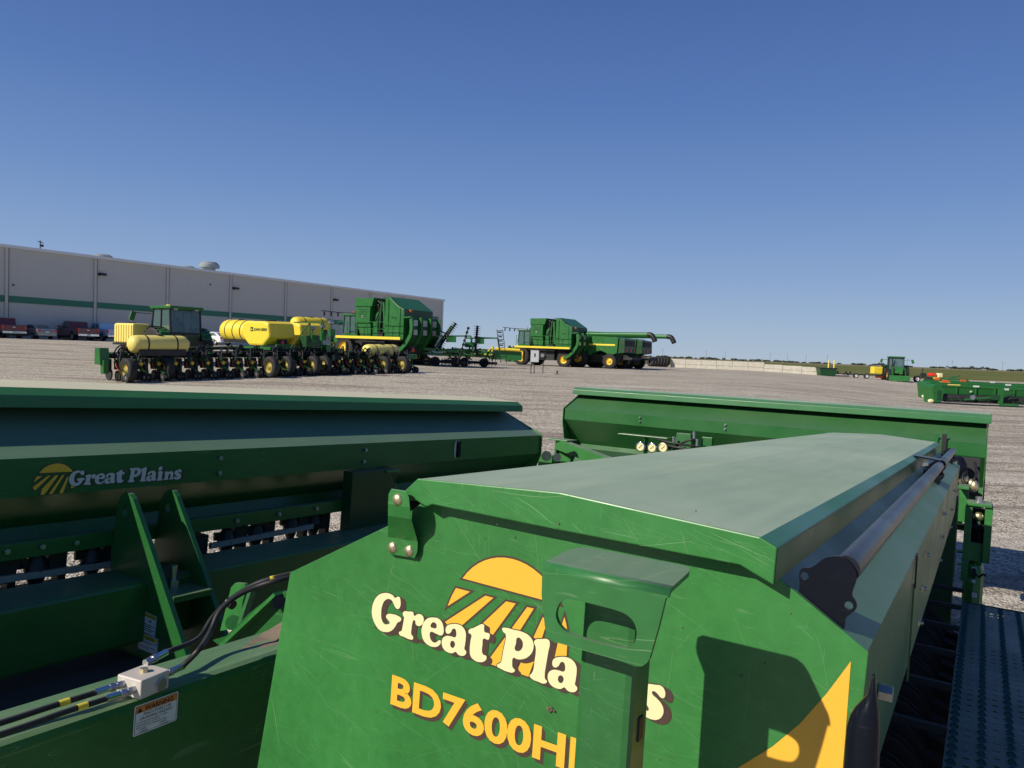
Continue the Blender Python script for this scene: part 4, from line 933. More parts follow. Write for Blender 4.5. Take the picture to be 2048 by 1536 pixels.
pickup(234,80,M_blue,'light blue pickup partly hidden behind the ribbed yellow tank',FXT)
sedan(455,80,M_white,'white car glimpsed under the big yellow planter tank')
# ---- tractor factory
def tractor(t,front=False,tanks=True,gps=True):
    G_=M_far
    b=MB(); b.prism([(1.2,1.0),(1.2,1.9),(3.6,1.85),(4.3,1.65),(4.45,1.0)],1,-.42,.42,G_); b.box((3.0,.43,1.45),(1.7,.02,.35),M_dark); b.box((3.0,-.43,1.45),(1.7,.02,.35),M_dark); b.box((3.0,.435,1.70),(1.9,.02,.05),M_rim); b.build('hood',t,bevel=.05)
    b=MB(); b.prism([(-.55,1.35),(-.75,1.7),(-.62,3.0),(1.05,3.0),(1.25,1.9),(1.2,1.35)],1,-.85,.85,M_glass); 
    for x0,z0,x1,z1 in ((-.75,1.7,-.62,3.0),(1.22,1.9,1.05,3.0),(.25,1.4,.22,3.0)):
        for sy in (-1,1): b.bar((x0,sy*.86,z0),(x1,sy*.86,z1),.08,.08,M_dark,up=(0,1,0))
    b.bar((-.76,-.86,1.7),(-.76,.86,1.7),.08,.08,M_dark); b.box((.2,0,1.36),(1.7,1.72,.3),M_dkgreen); b.build('cab',t)
    b=MB(); b.box((.25,0,3.08),(2.15,1.95,.16),G_); b.box((-.55,0,2.99),(.4,1.8,.10),M_dkgreen); r=b.build('cab_roof',t,bevel=.05)
    b=MB(); b.box((0,.0,1.9),(.5,.55,.9),M_dark,taper=(.7,.9)); b.sphere((.15,0,2.5),.14,M_dark); b.cyl((.8,0,1.8),(.65,0,2.1),.03,M_dark); b.lathe((.65,0,2.1),(-.4,0,1),[(.17,0),(.2,.01),(.17,.03)],M_dark,14); b.build('seat_and_console',t)
    for sy in (-1,1):
        b=MB(); b.prism([(-.95,1.35),(-.75,1.75),(-.3,1.98),(.3,1.98),(.8,1.7),(.7,1.6),(.3,1.85),(-.3,1.85),(-.7,1.62)],1,sy*.9,sy*1.45,G_); b.build('fender',t,bevel=.03)
        wheel(t,(0,sy*1.25,1.0),1.0,.6,(0,1,0),lug=True,rimr=.5)
        wheel(t,(3.1,sy*1.0,.75),.75,.48,(0,1,0),lug=True,rimr=.5)
        b=MB(); b.bar((1.2,sy*.9,2.7),(1.5,sy*1.75,2.75),.04,.04,M_dark); b.box((1.5,sy*1.8,2.55),(.10,.28,.5),G_,Matrix.Rotation(.3*sy,3,'X')); b.build('mirror',t,bevel=.02)
        b=MB(); b.box((-.74,sy*.6,3.0),(.05,.22,.10),M_lab); b.build('work_light',t)
    b=MB(); b.box((0,0,1.0),(3.6,.7,.6),M_dim); b.box((3.1,0,.75),(.3,1.7,.25),M_dim); b.bar((-.6,-.3,.9),(-1.3,-.3,.5),.08,.1,M_dkgreen); b.bar((-.6,.3,.9),(-1.3,.3,.5),.08,.1,M_dkgreen); b.build('chassis',t)
    b=MB(); b.cyl((1.5,-.52,1.8),(1.5,-.52,2.95),.07,M_dark,10); b.build('exhaust',t)
    if gps: b=MB(); b.sphere((.9,.1,3.2),.17,M_yel,12,(1,1,.5)); b.box((.9,.1,3.16),(.28,.3,.06),M_yel); b.build('gps_receiver',t)
    if tanks:
        for sy in (-1,1):
            b=MB(); x0=1.55; n=7; L_=2.1
            b.bb((x0,sy*.75,1.05),(x0+L_,sy*1.75,2.15),M_palyel)
            tk=b.build('saddle_tank',t,bevel=.10)
            b=MB()
            for k in range(n): b.bb((x0+.12+k*.28,sy*1.745,1.12),(x0+.30+k*.28,sy*1.785,2.06),M_palyel)
            b.cyl((x0+1.3,sy*1.2,2.15),(x0+1.3,sy*1.2,2.22),.22,M_dark,14); b.build('tank_ribs',tk)
            b=MB(); b.bb((x0-.05,sy*.7,.95),(x0+L_+.05,sy*1.8,1.06),M_dark); b.build('tank_cradle',t)
tr=thing('tractor','green tractor with glass cab and yellow saddle tanks parked beyond the long planter','tractor',mach(356,40,V((-.80,.6,0)))@Matrix.Scale(.97,4))
tractor(tr)
# ---- planter
M_rim2=paint('shade_toned_yellow_rim',(.36,.28,.05),.5)  # rim yellow darkened, partial shade on the wheels put into the colour
pA=gpos(203,28.2); pB=gpos(812,41.5); yv=(pA-pB); Lp=yv.length; yv.normalize(); xv=yv.cross(V((0,0,1))).normalized(); zv=xv.cross(yv)
pm_=(pA+pB)/2
PMx=Matrix.Translation(pm_)@Matrix(((xv.x,yv.x,zv.x,0),(xv.y,yv.y,zv.y,0),(xv.z,yv.z,zv.z,0),(0,0,0,1)))
pln=thing('row_crop_planter','very wide green planter with yellow tanks and a long row of dark row units','planter',PMx)
fp=mkframe(pln)
def unit():
    b=MB(); b.box((-.35,0,.72),(.35,.12,.22),M_far); b.bar((-.2,-.06,.85),(-.75,-.05,.42),.04,.07,M_far); b.bar((-.2,.06,.85),(-.75,.05,.42),.04,.07,M_far)
    b.box((-.42,.02,.60),(.30,.20,.30),M_dim); b.box((-.30,-.13,.85),(.1,.1,.14),M_far)
    b.bar((-.6,0,.5),(-1.15,0,.30),.10,.06,M_dkgreen); b.box((-.30,0,1.0),(.30,.28,.22),M_dim,taper=(.7,.6)); b.tube([(-.1,-.2,1.1),(-.4,-.1,1.18),(-.6,.05,.9),(-.65,.1,.5)],.03,M_hose,5); b.box((-.1,.25,.6),(.3,.12,.5),M_dim); b.box((-.55,-.2,.5),(.3,.08,.45),M_dim); b.cyl((.35,-.03,.25),(.35,.03,.25),.24,M_dim,14); b.bar((.1,.1,.8),(.4,0,.3),.08,.12,M_dim); return b
def unit_parts(o):
    b=MB()
    for sy in (-.10,.10): b.cyl((-.55,sy-.04,.22),(-.55,sy+.04,.22),.20,M_dim,16); b.cyl((-.55,sy*1.4-.01,.22),(-.55,sy*1.4+.01,.22),.11,M_dkgreen,12)
    b.build('gauge_wheel',o)
    b=MB()
    for sy in (-.09,.09): b.cyl((-1.12,sy-.02,.17),(-1.12,sy+.02,.17),.16,M_dim,16); b.cyl((-1.12,sy-.025,.17),(-1.12,sy+.025,.17),.06,M_steel,10)
    b.build('closing_wheel',o)
    b=MB(); b.box((-.62,-.02,.66),(.10,.13,.13),M_rim,Matrix.Rotation(.6,3,'X')); b.build('meter_cap',o)
    b=MB(); b.tube([(-.45,.12,.75),(-.62,.22,.62),(-.70,.16,.45),(-.75,.08,.34)],.014,M_orange,5); b.tube([(-.2,.0,1.0),(-.5,.1,1.05),(-.62,.05,.75)],.025,M_hose,6); b.build('seed_hose',o)
wheel_u=((257,.45,-1.0),(330,.45,-.75),(541,.47,-1.15),(574,.47,-.75),(626,.47,-.8),(648,.47,-.8),(768,.45,-.8),(805,.45,-.95))
uo=None
ny=23
for i in range(ny):
    y=Lp/2-.45-i*(Lp-.9)/(ny-1)
    if uo is None: uo=unit().build('row_unit',pln); unit_parts(uo); o=uo
    else: o=copytree(uo,pln)
    o.location=(0,y,0)
for u,r,x in wheel_u:
    # y where this column crosses the planter at offset x
    best=min(((abs((lambda w_:(1024+F*w_.dot(cr)/w_.dot(fwd)) if w_.dot(fwd)>0 else 1e9)((PMx@V((x,yy/20,r)))-EYE)-u),yy/20) for yy in range(-220,220)))
    wheel(pln,(x,best[1],r),r,.30,(0,1,0),rimr=.56,name='transport_wheel',rim=M_rim2)
b=MB(); b.box((0,0,.95),(.18,Lp,.18),M_dkgreen); b.box((.55,0,1.0),(.14,Lp*.97,.14),M_dkgreen); b.box((-.05,0,1.12),(.5,Lp*.9,.03),M_dim)
for i in range(12):
    y=-Lp/2+.6+i*(Lp-1.2)/11; b.bar((0,y,.98),(.55,y,1.0),.1,.1,M_far)
b.build('toolbar',pln)
b=MB(); 
for k in range(64):
    y=R.uniform(-Lp/2+.3,Lp/2-.8); b.tube([(.1,y,1.05),(-.1,y+.25,1.3+R.uniform(-.1,.12)),(-.25,y+.5,1.25),(-.3,y+.7,.95)],.028,M_hose,6)
b.tube([(.1,Lp/2-1.5,1.15),(.05,Lp/4,1.25),(.1,1,1.2)],.05,M_hose,6); b.build('hose_loops',pln)
b=MB(); b.box((-.15,Lp/2+.05,.95),(.45,.35,.62),M_far,taper=(.8,1)); b.box((-.35,Lp/2+.05,.55),(.25,.20,.5),M_far); b.build('end_bracket',pln,bevel=.02)
b=MB(); b.box((-.3,-Lp/2+.1,.85),(.6,.7,.25),M_far); b.build('end_bracket',pln,bevel=.02)
def hcyl(name,c,ax,L_,r,m,bands=2,sub=True):
    ax=V(ax).normalized(); b=MB(); h=L_/2
    b.lathe(c,ax,[(0,-h),(r*.6,-h*.99),(r*.92,-h*.9),(r,-h*.78),(r,h*.78),(r*.92,h*.9),(r*.6,h*.99),(0,h)],m,24)
    o=b.build(name,pln); b=MB(); c=V(c)
    for k in range(bands):
        p=c+ax*(L_*(-.25+.5*k/max(1,bands-1))); b.lathe(p,ax,[(r*1.015,-.03),(r*1.02,-.03),(r*1.02,.03),(r*1.015,.03)],M_dark,24)
    b.cyl(c+V((0,0,r*.98)),c+V((0,0,r*1.08)),.14,M_dark,12)
    b.build('tank_strap',o)
    b=MB(); b.box(c+V((0,0,-r*.85)),(L_*.8 if abs(ax.x)>.5 else .7,L_*.8 if abs(ax.y)>.5 else .7,.25),M_dark); b.build('tank_saddle',pln); return o
c1_=fp(318,689,29.6); hcyl('liquid_tank',(c1_.x,c1_.y,c1_.z),(0,1,0),2.35,.36,M_palyel)
c1_=fp(762,703,40); hcyl('liquid_tank',(c1_.x,c1_.y,c1_.z),(0,1,0),2.35,.38,M_palyel)
c1_=fp(620,650,41); hcyl('liquid_tank',(c1_.x,c1_.y,c1_.z),(0,1,0),2.3,.42,M_yel)
# long ribbed tank on the tongue and two bulk seed hoppers
c1_=fp(490,662,37.5); o=hcyl('tongue_tank',(c1_.x+.3,c1_.y,c1_.z),(1,.0,.02),2.5,.54,M_yel,3)
b=MB()
for k in range(8): b.lathe((c1_.x+.35+k*.13,c1_.y,c1_.z),(1,0,0),[(.535,-.03),(.56,0),(.535,.03)],M_yel,24)
b.build('tank_ribs',o)
def hopper(u,v,D,w,l,h,logo_=False):
    c=fp(u,v,D); b=MB(); x,y,z=c
    b.prism([(x-l/2,z-h*.15),(x-l/2+.12,z+h*.42),(x-l/2+.4,z+h*.5),(x+l/2-.3,z+h*.5),(x+l/2,z+h*.35),(x+l/2,z-h*.15),(x+l*.25,z-h*.5),(x-l*.25,z-h*.5)],1,y-w/2,y+w/2,M_yel)
    o=b.build('bulk_hopper',pln,bevel=.10); b=MB(); b.cyl((x,y,z+h*.49),(x,y,z+h*.55),.36,M_dark,18); b.build('hopper_lid',o)
    if logo_:
        b=MB(); vs,fs=text_mesh('JOHN DEERE',.17,.006); yy=y+w/2+.008
        b.add([(x+.10-v_[0],yy,z+.12+v_[1]) for v_ in vs],fs,M_dkgreen); b.box((x+.28,yy-.003,z+.19),(.20,.01,.20),M_dkgreen)
        b.add([(x+.34,yy+.004,z+.15),(x+.22,yy+.004,z+.15),(x+.23,yy+.004,z+.20),(x+.28,yy+.004,z+.19),(x+.34,yy+.004,z+.26)],[(0,1,2,3,4)],M_yel); b.build('maker_mark',o)
    return o
hopper(538,667,36.0,1.5,2.1,1.15,True); hopper(602,669,38.0,1.5,1.9,1.15)
b=MB()
cc_=fp(575,700,36.5)
b.box((cc_.x,cc_.y,1.25),(2.2,3.6,.12),M_far); b.box((cc_.x-.9,cc_.y+.9,1.1),(.10,.9,.7),M_far); b.bar((cc_.x-1,cc_.y+1.4,1.3),(cc_.x-1.1,cc_.y+1.4,.5),.12,.12,M_far); b.bar((cc_.x-1,cc_.y-1.4,1.3),(cc_.x-1.1,cc_.y-1.4,.5),.12,.12,M_far)
b.box((cc_.x-.5,cc_.y,.85),(1.2,2.6,.7),M_dim); b.box((cc_.x-1.15,cc_.y-.5,1.6),(.5,1.0,.55),M_dkgreen)
b.bar((cc_.x,cc_.y,1.1),(cc_.x+4.2,cc_.y,.9),.3,.3,M_far); b.bar((cc_.x+.5,Lp/2-3,1.15),(cc_.x+2.6,cc_.y+.4,1.2),.14,.16,M_far); b.bar((cc_.x+.5,-Lp/2+3,1.15),(cc_.x+2.6,cc_.y-.4,1.2),.14,.16,M_far)
b.build('centre_frame',pln)
b=MB(); x=cc_.x-1.4
for k in range(5): b.box((x-.05*k*0,cc_.y-.55,.45+.22*k),(.2,.62,.04),M_far)
for sy in (-.9,-.2): b.bar((x,cc_.y+sy,.35),(x,cc_.y+sy,2.5),.05,.05,M_far,up=(0,1,0)); b.bar((x,cc_.y+sy,2.5),(x+.7,cc_.y+sy,2.5),.04,.04,M_far)
b.bar((x,cc_.y+.9,1.3),(x+.0,cc_.y-.2,2.5),.04,.04,M_far); b.build('ladder_and_rails',pln)
b=MB(); c=fp(565,687,35.5); b.add([c+V((-.02,.2,-.16)),c+V((-.02,-.2,-.16)),c+V((-.02,0,.20))],[(0,1,2)],M_red); b.box(c+V((.02,0,0)),(.03,.55,.5),M_dim); b.build('slow_triangle',pln); b=MB(); c=fp(514,689,35.5); b.box(c,(.08,.18,.22),M_orange); b.build('amber_lamp',pln); b=MB(); c=fp(626,721,36); b.box(c,(.05,.35,.12),M_red); b.build('red_reflector',pln)
for u,v in ((540,672),(625,680),(645,676),(662,668)): b=MB(); c=fp(u,v+10,36); b.bar(c,c+V((0,0,.8)),.04,.04,M_far,up=(0,1,0)); b.box(c+V((-.05,0,.3)),(.15,.3,.35),M_far); b.cyl(c+V((0,-.12,.8)),c+V((0,.12,.8)),.08,M_steel,10); b.build('marker_pump',pln)
b=MB()
for k in range(14): c=fp(R.uniform(630,668),R.uniform(672,730),R.uniform(36.5,38)); b.box(c,(R.uniform(.1,.3),R.uniform(.1,.3),R.uniform(.1,.35)),R.choice([M_far,M_dim,M_dkgreen]))
b.build('pump_bank',pln)
# ---- cotton pickers
def picker(u,D,label):
    t=thing('cotton_picker',label,'cotton picker',mach(u,D),'tall green cotton pickers with yellow deck stripe')
    W=3.1; G_=M_far
    b=MB(); b.prism([(-.02,1.75),(-.02,3.86),(.62,4.15),(1.35,4.72),(1.75,4.72),(1.75,1.75)],1,-W,0,G_); 
    b.box((.85,.02,2.1),(1.1,.04,.5),G_); b.box((.3,.02,3.0),(.06,.04,1.9),M_dkgreen); b.box((1.45,.03,3.2),(.14,.06,2.7),G_); b.box((.9,.025,3.3),(.5,.05,.06),M_dkgreen)
    b.build('module_chamber',t,bevel=.03)
    b=MB(); b.add([(-.06,-W-.05,3.88),(-.06,.05,3.88),(1.38,.05,4.76),(1.38,-W-.05,4.76),(2.3,-W+.3,4.70),(2.3,-.3,4.70)],[(0,1,2,3),(3,2,5,4)],M_green); b.bb((-.07,-W,3.3),(-.03,0,3.86),M_dkgreen); b.box((-.12,-.6,3.8),(.12,.2,.15),M_orange); b.build('chamber_roof',t)
    b=MB(); b.bb((1.76,-W+.2,1.7),(3.2,-.55,4.3),M_dkgreen); b.cyl((2.2,-.6,3.0),(2.2,-.45,3.0),1.0,G_,24); b.cyl((2.2,-.45,3.0),(2.2,-.40,3.0),.7,M_dkgreen,24); b.bar((1.9,-.3,1.8),(2.15,-.3,4.4),.16,.16,G_,up=(0,1,0)); b.bar((2.5,-.25,1.8),(2.35,-.3,4.5),.10,.12,M_dkgreen,up=(0,1,0))
    b.tube([(3.1,-.35,4.3),(2.8,-.3,4.5),(2.4,-.3,4.2),(2.5,-.25,3.7)],.06,M_hose,6); b.tube([(3.0,-.35,4.1),(2.7,-.3,4.2),(2.6,-.3,3.7),(2.9,-.25,3.0)],.05,M_hose,6)
    b.box((2.75,-.3,2.35),(.5,.5,1.2),G_,taper=(.7,1)); b.box((2.2,-.2,2.0),(.5,.3,.45),M_dim); b.cyl((2.6,-.2,2.0),(2.6,-.1,2.0),.14,M_steel,12)
    b.build('wrap_drum_bay',t)
    b=MB(); b.prism([(3.05,4.08),(2.85,4.70),(4.72,4.68),(4.72,4.1)],1,-W+.1,.02,G_); b.prism([(3.3,2.9),(3.25,4.08),(4.7,4.1),(4.66,2.9)],1,-W+.2,-.05,G_); b.prism([(3.2,1.75),(3.3,2.9),(4.6,2.9),(4.2,1.75)],1,-W+.5,-.15,G_)
    for k in range(5): b.box((3.98,-.03,3.35+k*.13),(.75,.03,.03),M_dkgreen)
    b.box((3.98,-.045,3.6),(.85,.01,.85),M_far); b.cyl((4.0,-.04,3.35),(4.0,-.02,3.35),.1,M_steel,10)
    b.bb((4.7,-W+.5,2.1),(5.0,-.3,3.7),M_dkgreen); b.build('accumulator',t,bevel=.02)
    b=MB(); b.bb((-.10,.0,1.68),(6.35,.32,1.76),M_dim); b.bb((-.05,.325,1.74),(6.3,.36,1.92),M_yel); b.build('service_deck',t)
    b=MB()
    for z in (2.45,2.95): b.bar((-.1,.34,z),(6.1,.34,z),.035,.035,G_)
    for k in range(7): b.bar((.1+k,.34,1.9),(.1+k,.34,2.95),.035,.035,G_,up=(0,1,0))
    b.build('railing',t)
    b=MB(); b.prism([(5.05,2.1),(5.05,3.42),(6.35,3.42),(6.5,2.4),(6.3,2.1)],1,-2.4,-.55,M_glass)
    for x0,x1 in ((5.05,5.05),(6.45,6.33),(5.75,5.75)): b.bar((x0,-.53,2.1),(x1,-.53,3.42),.07,.07,M_dkgreen,up=(0,1,0))
    b.bb((5.0,-2.45,1.8),(6.4,-.5,2.12),G_); c=b.build('cab',t)
    b=MB(); b.bb((4.95,-2.5,3.42),(6.55,-.45,3.56),G_); b.build('cab_roof',c,bevel=.04)
    b=MB(); b.bar((6.5,-.6,3.62),(7.6,.6,3.72),.06,.06,M_dark); b.bar((5.2,-.4,3.6),(6.5,-.5,3.65),.05,.05,M_dark)
    for k in range(3): b.box((6.7+k*.35,-.2+k*.35,3.5),(.06,.12,.3),M_dark)
    b.cyl((5.4,-.6,3.6),(5.4,-.6,3.8),.06,M_orange,10); b.build('light_boom',t)
    b=MB()
    for k in range(4):
        y=-.2-k*.85; b.box((6.9,y,1.0),(.9,.35,1.5),G_); b.box((7.45,y,.75),(.4,.2,1.0),G_); b.cyl((7.1,y+.2,.3),(7.1,y+.2,1.9),.13,M_dim,10); b.box((6.8,y+.2,1.3),(.12,.05,.2),M_red)
    for k in range(6): b.box((7.0+R.uniform(-.3,.3),.1,.6+k*.25),(.15,.15,.1),M_far)
    b.build('picking_head',t,bevel=.02)
    wheel(t,(5.55,.0,.92),.92,.55,(0,1,0),lug=True,rimr=.62); wheel(t,(5.55,-2.9,.92),.92,.55,(0,1,0),lug=True,rimr=.62)
    wheel(t,(.9,-.45,.72),.76,.5,(0,1,0),lug=True,rimr=.55); wheel(t,(.9,-2.7,.72),.76,.5,(0,1,0),lug=True,rimr=.55)
    b=MB(); b.bb((.2,-W+.6,.8),(6.3,-.7,1.7),M_dim); b.bb((2.0,-W+.5,.6),(4.2,-.3,1.6),M_dim); b.box((5.2,.1,.9),(.1,.5,1.2),M_dim); b.build('chassis',t)
    b=MB(); n=3; ww=W/n
    prof=[(-.55,3.35),(-.62,2.6),(-.55,2.1),(-.15,1.5),(.35,1.05),(.9,.85)]
    for k in range(n):
        y0=-W+k*ww+.02+.0; y1=y0+ww-.06
        vs=[];fs=[]
        for (x,z) in prof: vs+=[(x,y0,z),(x,y1,z),(x+.06,y1,z-.02),(x+.06,y0,z-.02)]
        for i in range(len(prof)-1):
            o=i*4; fs+=[(o,o+1,o+5,o+4),(o+3,o+7,o+6,o+2),(o,o+4,o+7,o+3),(o+1,o+2,o+6,o+5)]
        b.add(vs,fs,M_dkgreen)
        for yy in (y0,y1):
            for i in range(len(prof)-1): b.bar((prof[i][0]-.1,yy,prof[i][1]),(prof[i+1][0]-.1,yy,prof[i+1][1]),.26,.05,M_far,up=(0,1,0))
        b.box((-.66,(y0+y1)/2,2.95),(.03,.45,.42),M_silver); b.box((-.68,(y0+y1)/2,2.3),(.03,.40,.36),M_silver)
    b.bar((-.1,.03,3.3),(-.7,.03,3.35),.1,.1,M_far); b.build('bale_handler',t)
    b=MB(); b.add([(-.4,-.5,.95),(-.4,-.85,.95),(-.4,-.67,1.3)],[(0,1,2)],M_red); b.box((-.36,-.67,1.1),(.03,.5,.45),M_dim); b.build('slow_sign',t)
    return t
picker(804,52.5,'nearer, taller-looking green cotton picker standing against the end of the building')
picker(1140,72.5,'farther green cotton picker standing right behind the grey meter box')
# ---- combines
def combine(u,D,label,aug=3.2):
    t=thing('combine_harvester',label,'combine harvester',mach(u,D),'green combines parked beside the farther picker'); G_=M_far; W=2.9
    b=MB(); b.prism([(0,1.55),(-.1,2.95),(.3,3.1),(3.2,3.2),(4.6,3.2),(4.6,1.3),(3.4,1.0),(2.6,1.5),(1.8,1.75),(1.2,1.55),(.7,1.25)],1,-W,0,G_); b.box((2.2,.012,2.3),(4.0,.03,.16),M_yel); b.box((1.6,.015,1.9),(.1,.03,.08),M_red); b.build('body',t,bevel=.08)
    b=MB(); b.prism([(-.75,1.6),(-.7,2.9),(-.1,3.0),(.0,1.5)],1,-W+.2,-.15,M_dkgreen); b.box((-.74,-W/2,2.5),(.05,2.0,.5),M_dim); b.box((-.78,-.5,1.85),(.04,.2,.25),M_red); b.box((-.78,-W+.5,1.85),(.04,.2,.2),M_red); b.add([(-.79,-1.25,1.75),(-.79,-1.65,1.75),(-.79,-1.45,2.1)],[(0,1,2)],M_red); b.build('straw_hood',t,bevel=.05)
    b=MB(); b.prism([(1.5,3.2),(1.3,3.55),(4.5,3.6),(4.3,3.2)],1,-W+.2,-.3,G_); b.build('grain_tank',t)
    b=MB(); b.prism([(4.65,1.6),(4.65,3.3),(5.9,3.3),(6.2,2.0),(5.9,1.6)],1,-2.3,-.6,M_glass); b.bb((4.6,-2.35,3.3),(6.1,-.55,3.45),G_); b.build('cab',t)
    b=MB(); b.cyl((4.4,-.2,3.30),(-aug,.15,3.38),.21,G_,16); b.cyl((4.4,-.2,2.6),(4.4,-.2,3.35),.22,G_,12); au=b.build('unloading_auger',t)
    b=MB(); b.tube([(-aug,.15,3.38),(-aug-.35,.15,3.34),(-aug-.6,.15,3.05),(-aug-.75,.15,2.75)],.24,M_dark,10); b.build('auger_spout',au)
    for y in (.15,-W-.15): wheel(t,(4.0,y,.95),.95,.65,(0,1,0),lug=True,rimr=.5)
    for y in (-.15,-W+.2): wheel(t,(.75,y,.72),.72,.5,(0,1,0),lug=True,rimr=.5)
    b=MB(); b.bb((.4,-W+.7,.55),(4.4,-.6,1.4),M_dim); b.box((.75,-W/2,.75),(.3,2.2,.25),M_dim); b.bar((-.5,-.5,1.4),(-1.3,-.5,1.0),.1,.2,M_dim); b.box((-1.0,-W/2,1.05),(.9,2.2,.25),M_dim); b.build('chassis',t)
    return t
combine(1232,72.5,'green combine between the farther cotton picker and the outermost combine')
combine(1268,77,'outermost green combine, spout of its unloading auger hanging over open ground',3.5)
# ---- folded disk harrow and cultivator between the pickers
def discrow(b,p0,p1,r,n,m=M_dim):
    p0=V(p0);p1=V(p1);d=(p1-p0); b.cyl(p0,p1,.09,m,6)
    for k in range(n):
        c=p0+d*((k+.5)/n); a=d.normalized(); t_=a.orthogonal().normalized(); w_=a.cross(t_); vs=[c-a*.04]; N_=14
        for j in range(N_):
            an=2*math.pi*j/N_; rr=r*(1 if j%2 else .84); vs.append(c+(t_*math.cos(an)+w_*math.sin(an))*rr+a*.02)
        b.add(vs,[(0,1+j,1+(j+1)%N_) for j in range(N_)],m)
def disk(u,D,label,kind=0):
    t=thing('disk_harrow' if kind==0 else 'field_cultivator',label,'disk harrow' if kind==0 else 'cultivator',mach(u,D,V((-1,.0,0))))
    G_=M_far
    b=MB(); b.bar((2.3,0,1.25),(-1.2,0,1.15),.2,.2,G_); b.bar((2.5,-.2,.95),(-1.0,-.2,.85),.15,.15,G_); b.bar((2.3,-1.8,1.25),(-1.2,-1.8,1.15),.2,.2,G_)
    for x in (2.2,.8,-.9): b.bar((x,.1,1.15),(x,-2.2,1.15),.14,.14,G_)
    b.bar((.6,0,1.2),(.4,-.2,2.2),.12,.12,G_,up=(0,1,0)); b.bar((.9,0,2.2),(-1.6,-.2,2.3),.12,.10,G_); b.bar((-1.6,-.2,2.3),(-1.8,-.2,1.2),.12,.12,G_,up=(0,1,0)); b.box((-.2,0,2.0),(.7,.3,.4),G_)
    for k in range(34): x=R.uniform(-1.6,2.5); y=R.uniform(-1.9,.25); b.bar((x,y,R.uniform(.5,1.3)),(x+R.uniform(-.6,.6),y+R.uniform(-.3,.3),R.uniform(.5,1.5)),.09,.09,R.choice([G_,M_dim,M_dkgreen]))
    b.build('main_frame',t)
    b=MB(); discrow(b,(2.6,.2,.38),(-1.6,.2,.32),.3,16); b.build('disc_gang',t); b=MB(); discrow(b,(2.6,-1.9,.38),(-1.6,-1.9,.32),.3,16); b.build('disc_gang',t)
    if kind==0:
        b=MB(); discrow(b,(.7,.1,1.3),(-.5,.0,3.2),.36,14); b.bar((.95,-.1,1.3),(-.2,-.1,3.0),.12,.14,G_); b.build('raised_disc_gang',t); b=MB(); discrow(b,(2.1,-.3,3.1),(1.0,-.3,1.3),.38,12); b.bar((2.2,-.3,1.2),(1.3,-.3,2.9),.12,.12,G_); b.bar((1.4,-.3,2.9),(.2,-.3,2.4),.1,.1,G_); b.build('raised_disc_gang',t)
        b=MB(); discrow(b,(2.5,-1.6,3.2),(1.6,-1.6,1.2),.36,12); b.build('raised_disc_gang',t)
        b=MB(); b.bar((-1.9,.1,.9),(-.9-.0,.1,1.0),.1,.1,G_)
        for s in (0,1):
            x0=-.85-1.0*0; b.bar((-.75,.15+s*.5,.3),(-1.45,.1+s*.5,2.95),.05,.05,M_dim,up=(0,1,0))
        for k in range(9): z=.45+k*.3; x=-.75-(z-.3)*.264; b.bar((x,.15,z),(x,.65,z),.05,.05,M_dim,up=(1,0,0))
        for k in range(9): z=.45+k*.3; x=-.75-(z-.3)*.264; b.cyl((x,.2,z),(x,.26,z),.11,M_dim,8)
        b.build('rolling_harrow',t)
    else:
        b=MB(); discrow(b,(.1,0,1.2),(.0,0,3.2),.34,13); b.box((.5,-.3,1.7),(.9,.3,.4),G_); b.build('raised_disc_gang',t)
        b=MB()
        x0=-1.5
        for x in (x0,x0-.45): b.bar((x,0,2.95),(x-.42,0,.35),.05,.05,M_dim,up=(0,1,0))
        for k in range(8): z=2.85-k*.33; x=x0-(2.95-z)*.16; b.bar((x,0,z),(x-.45,0,z+.04),.05,.05,M_dim); b.box((x-.22,0,z-.1),(.3,.05,.1),M_dim) if k<4 else None
        b.bar((.2,0,2.3),(x0,0,2.3),.08,.08,G_); b.build('basket_frame',t)
    for x in (1.5,.9,-.6): wheel(t,(x,.15,.36),.36,.25,(0,1,0),rim=M_rim2 if x==1.5 else M_dim)
    return t
disk(895,54.5,'folded green disk harrow parked just right of the nearer cotton picker')
disk(952,58,'folded green field cultivator with an upright black ladder-like basket frame',1)
t=thing('harvester_header','long green and yellow header lying in front of the farther cotton picker','header',mach(1000,70,V((-1,0,0))))
b=MB(); b.prism([(.9,.5),(.9,1.4),(-2.0,1.3),(-2.0,.5)],1,-1.0,0,M_far); b.build('header_back',t); b=MB(); b.cyl((.5,.2,1.5),(-1.8,.2,1.45),.14,M_yel,12)
for k in range(3): b.prism([(.7-k*.1,.9),(1.6,.9),(.7,1.75)],1,.1-k*.6,.4-k*.6,M_yel)
b.build('yellow_snout',t,bevel=.03)
# ---- meter box
t=thing('meter_box','grey electric meter box on thin steel posts standing alone in the gravel','meter box',mach(1072,46.5,V((-1,0,0))))
b=MB()
for x in (.32,.12,-.42): b.cyl((x,0,0),(x,0,.85 if x>0 else 1.2),.025,M_dim,8)
b.build('steel_post',t)
b=MB(); b.box((.12,0,1.08),(.50,.22,.72),M_ltgrey); b.box((.12,.115,1.15),(.08,.02,.22),M_dim); b.build('grey_cabinet',t,bevel=.02)
b=MB(); b.box((-.38,0,1.1),(.44,.2,.45),M_dim); b.cyl((-.35,.1,1.15),(-.35,.16,1.15),.12,M_silver,14); b.build('meter_housing',t,bevel=.02)
b=MB(); b.cyl((-1.3,.1,0),(-1.3,.1,.2),.04,M_dim,8); b.box((-1.3,.1,.22),(.1,.1,.06),M_dim); b.box((-.75,.0,.02),(.7,.3,.03),M_conc); b.build('riser_and_pad',t)
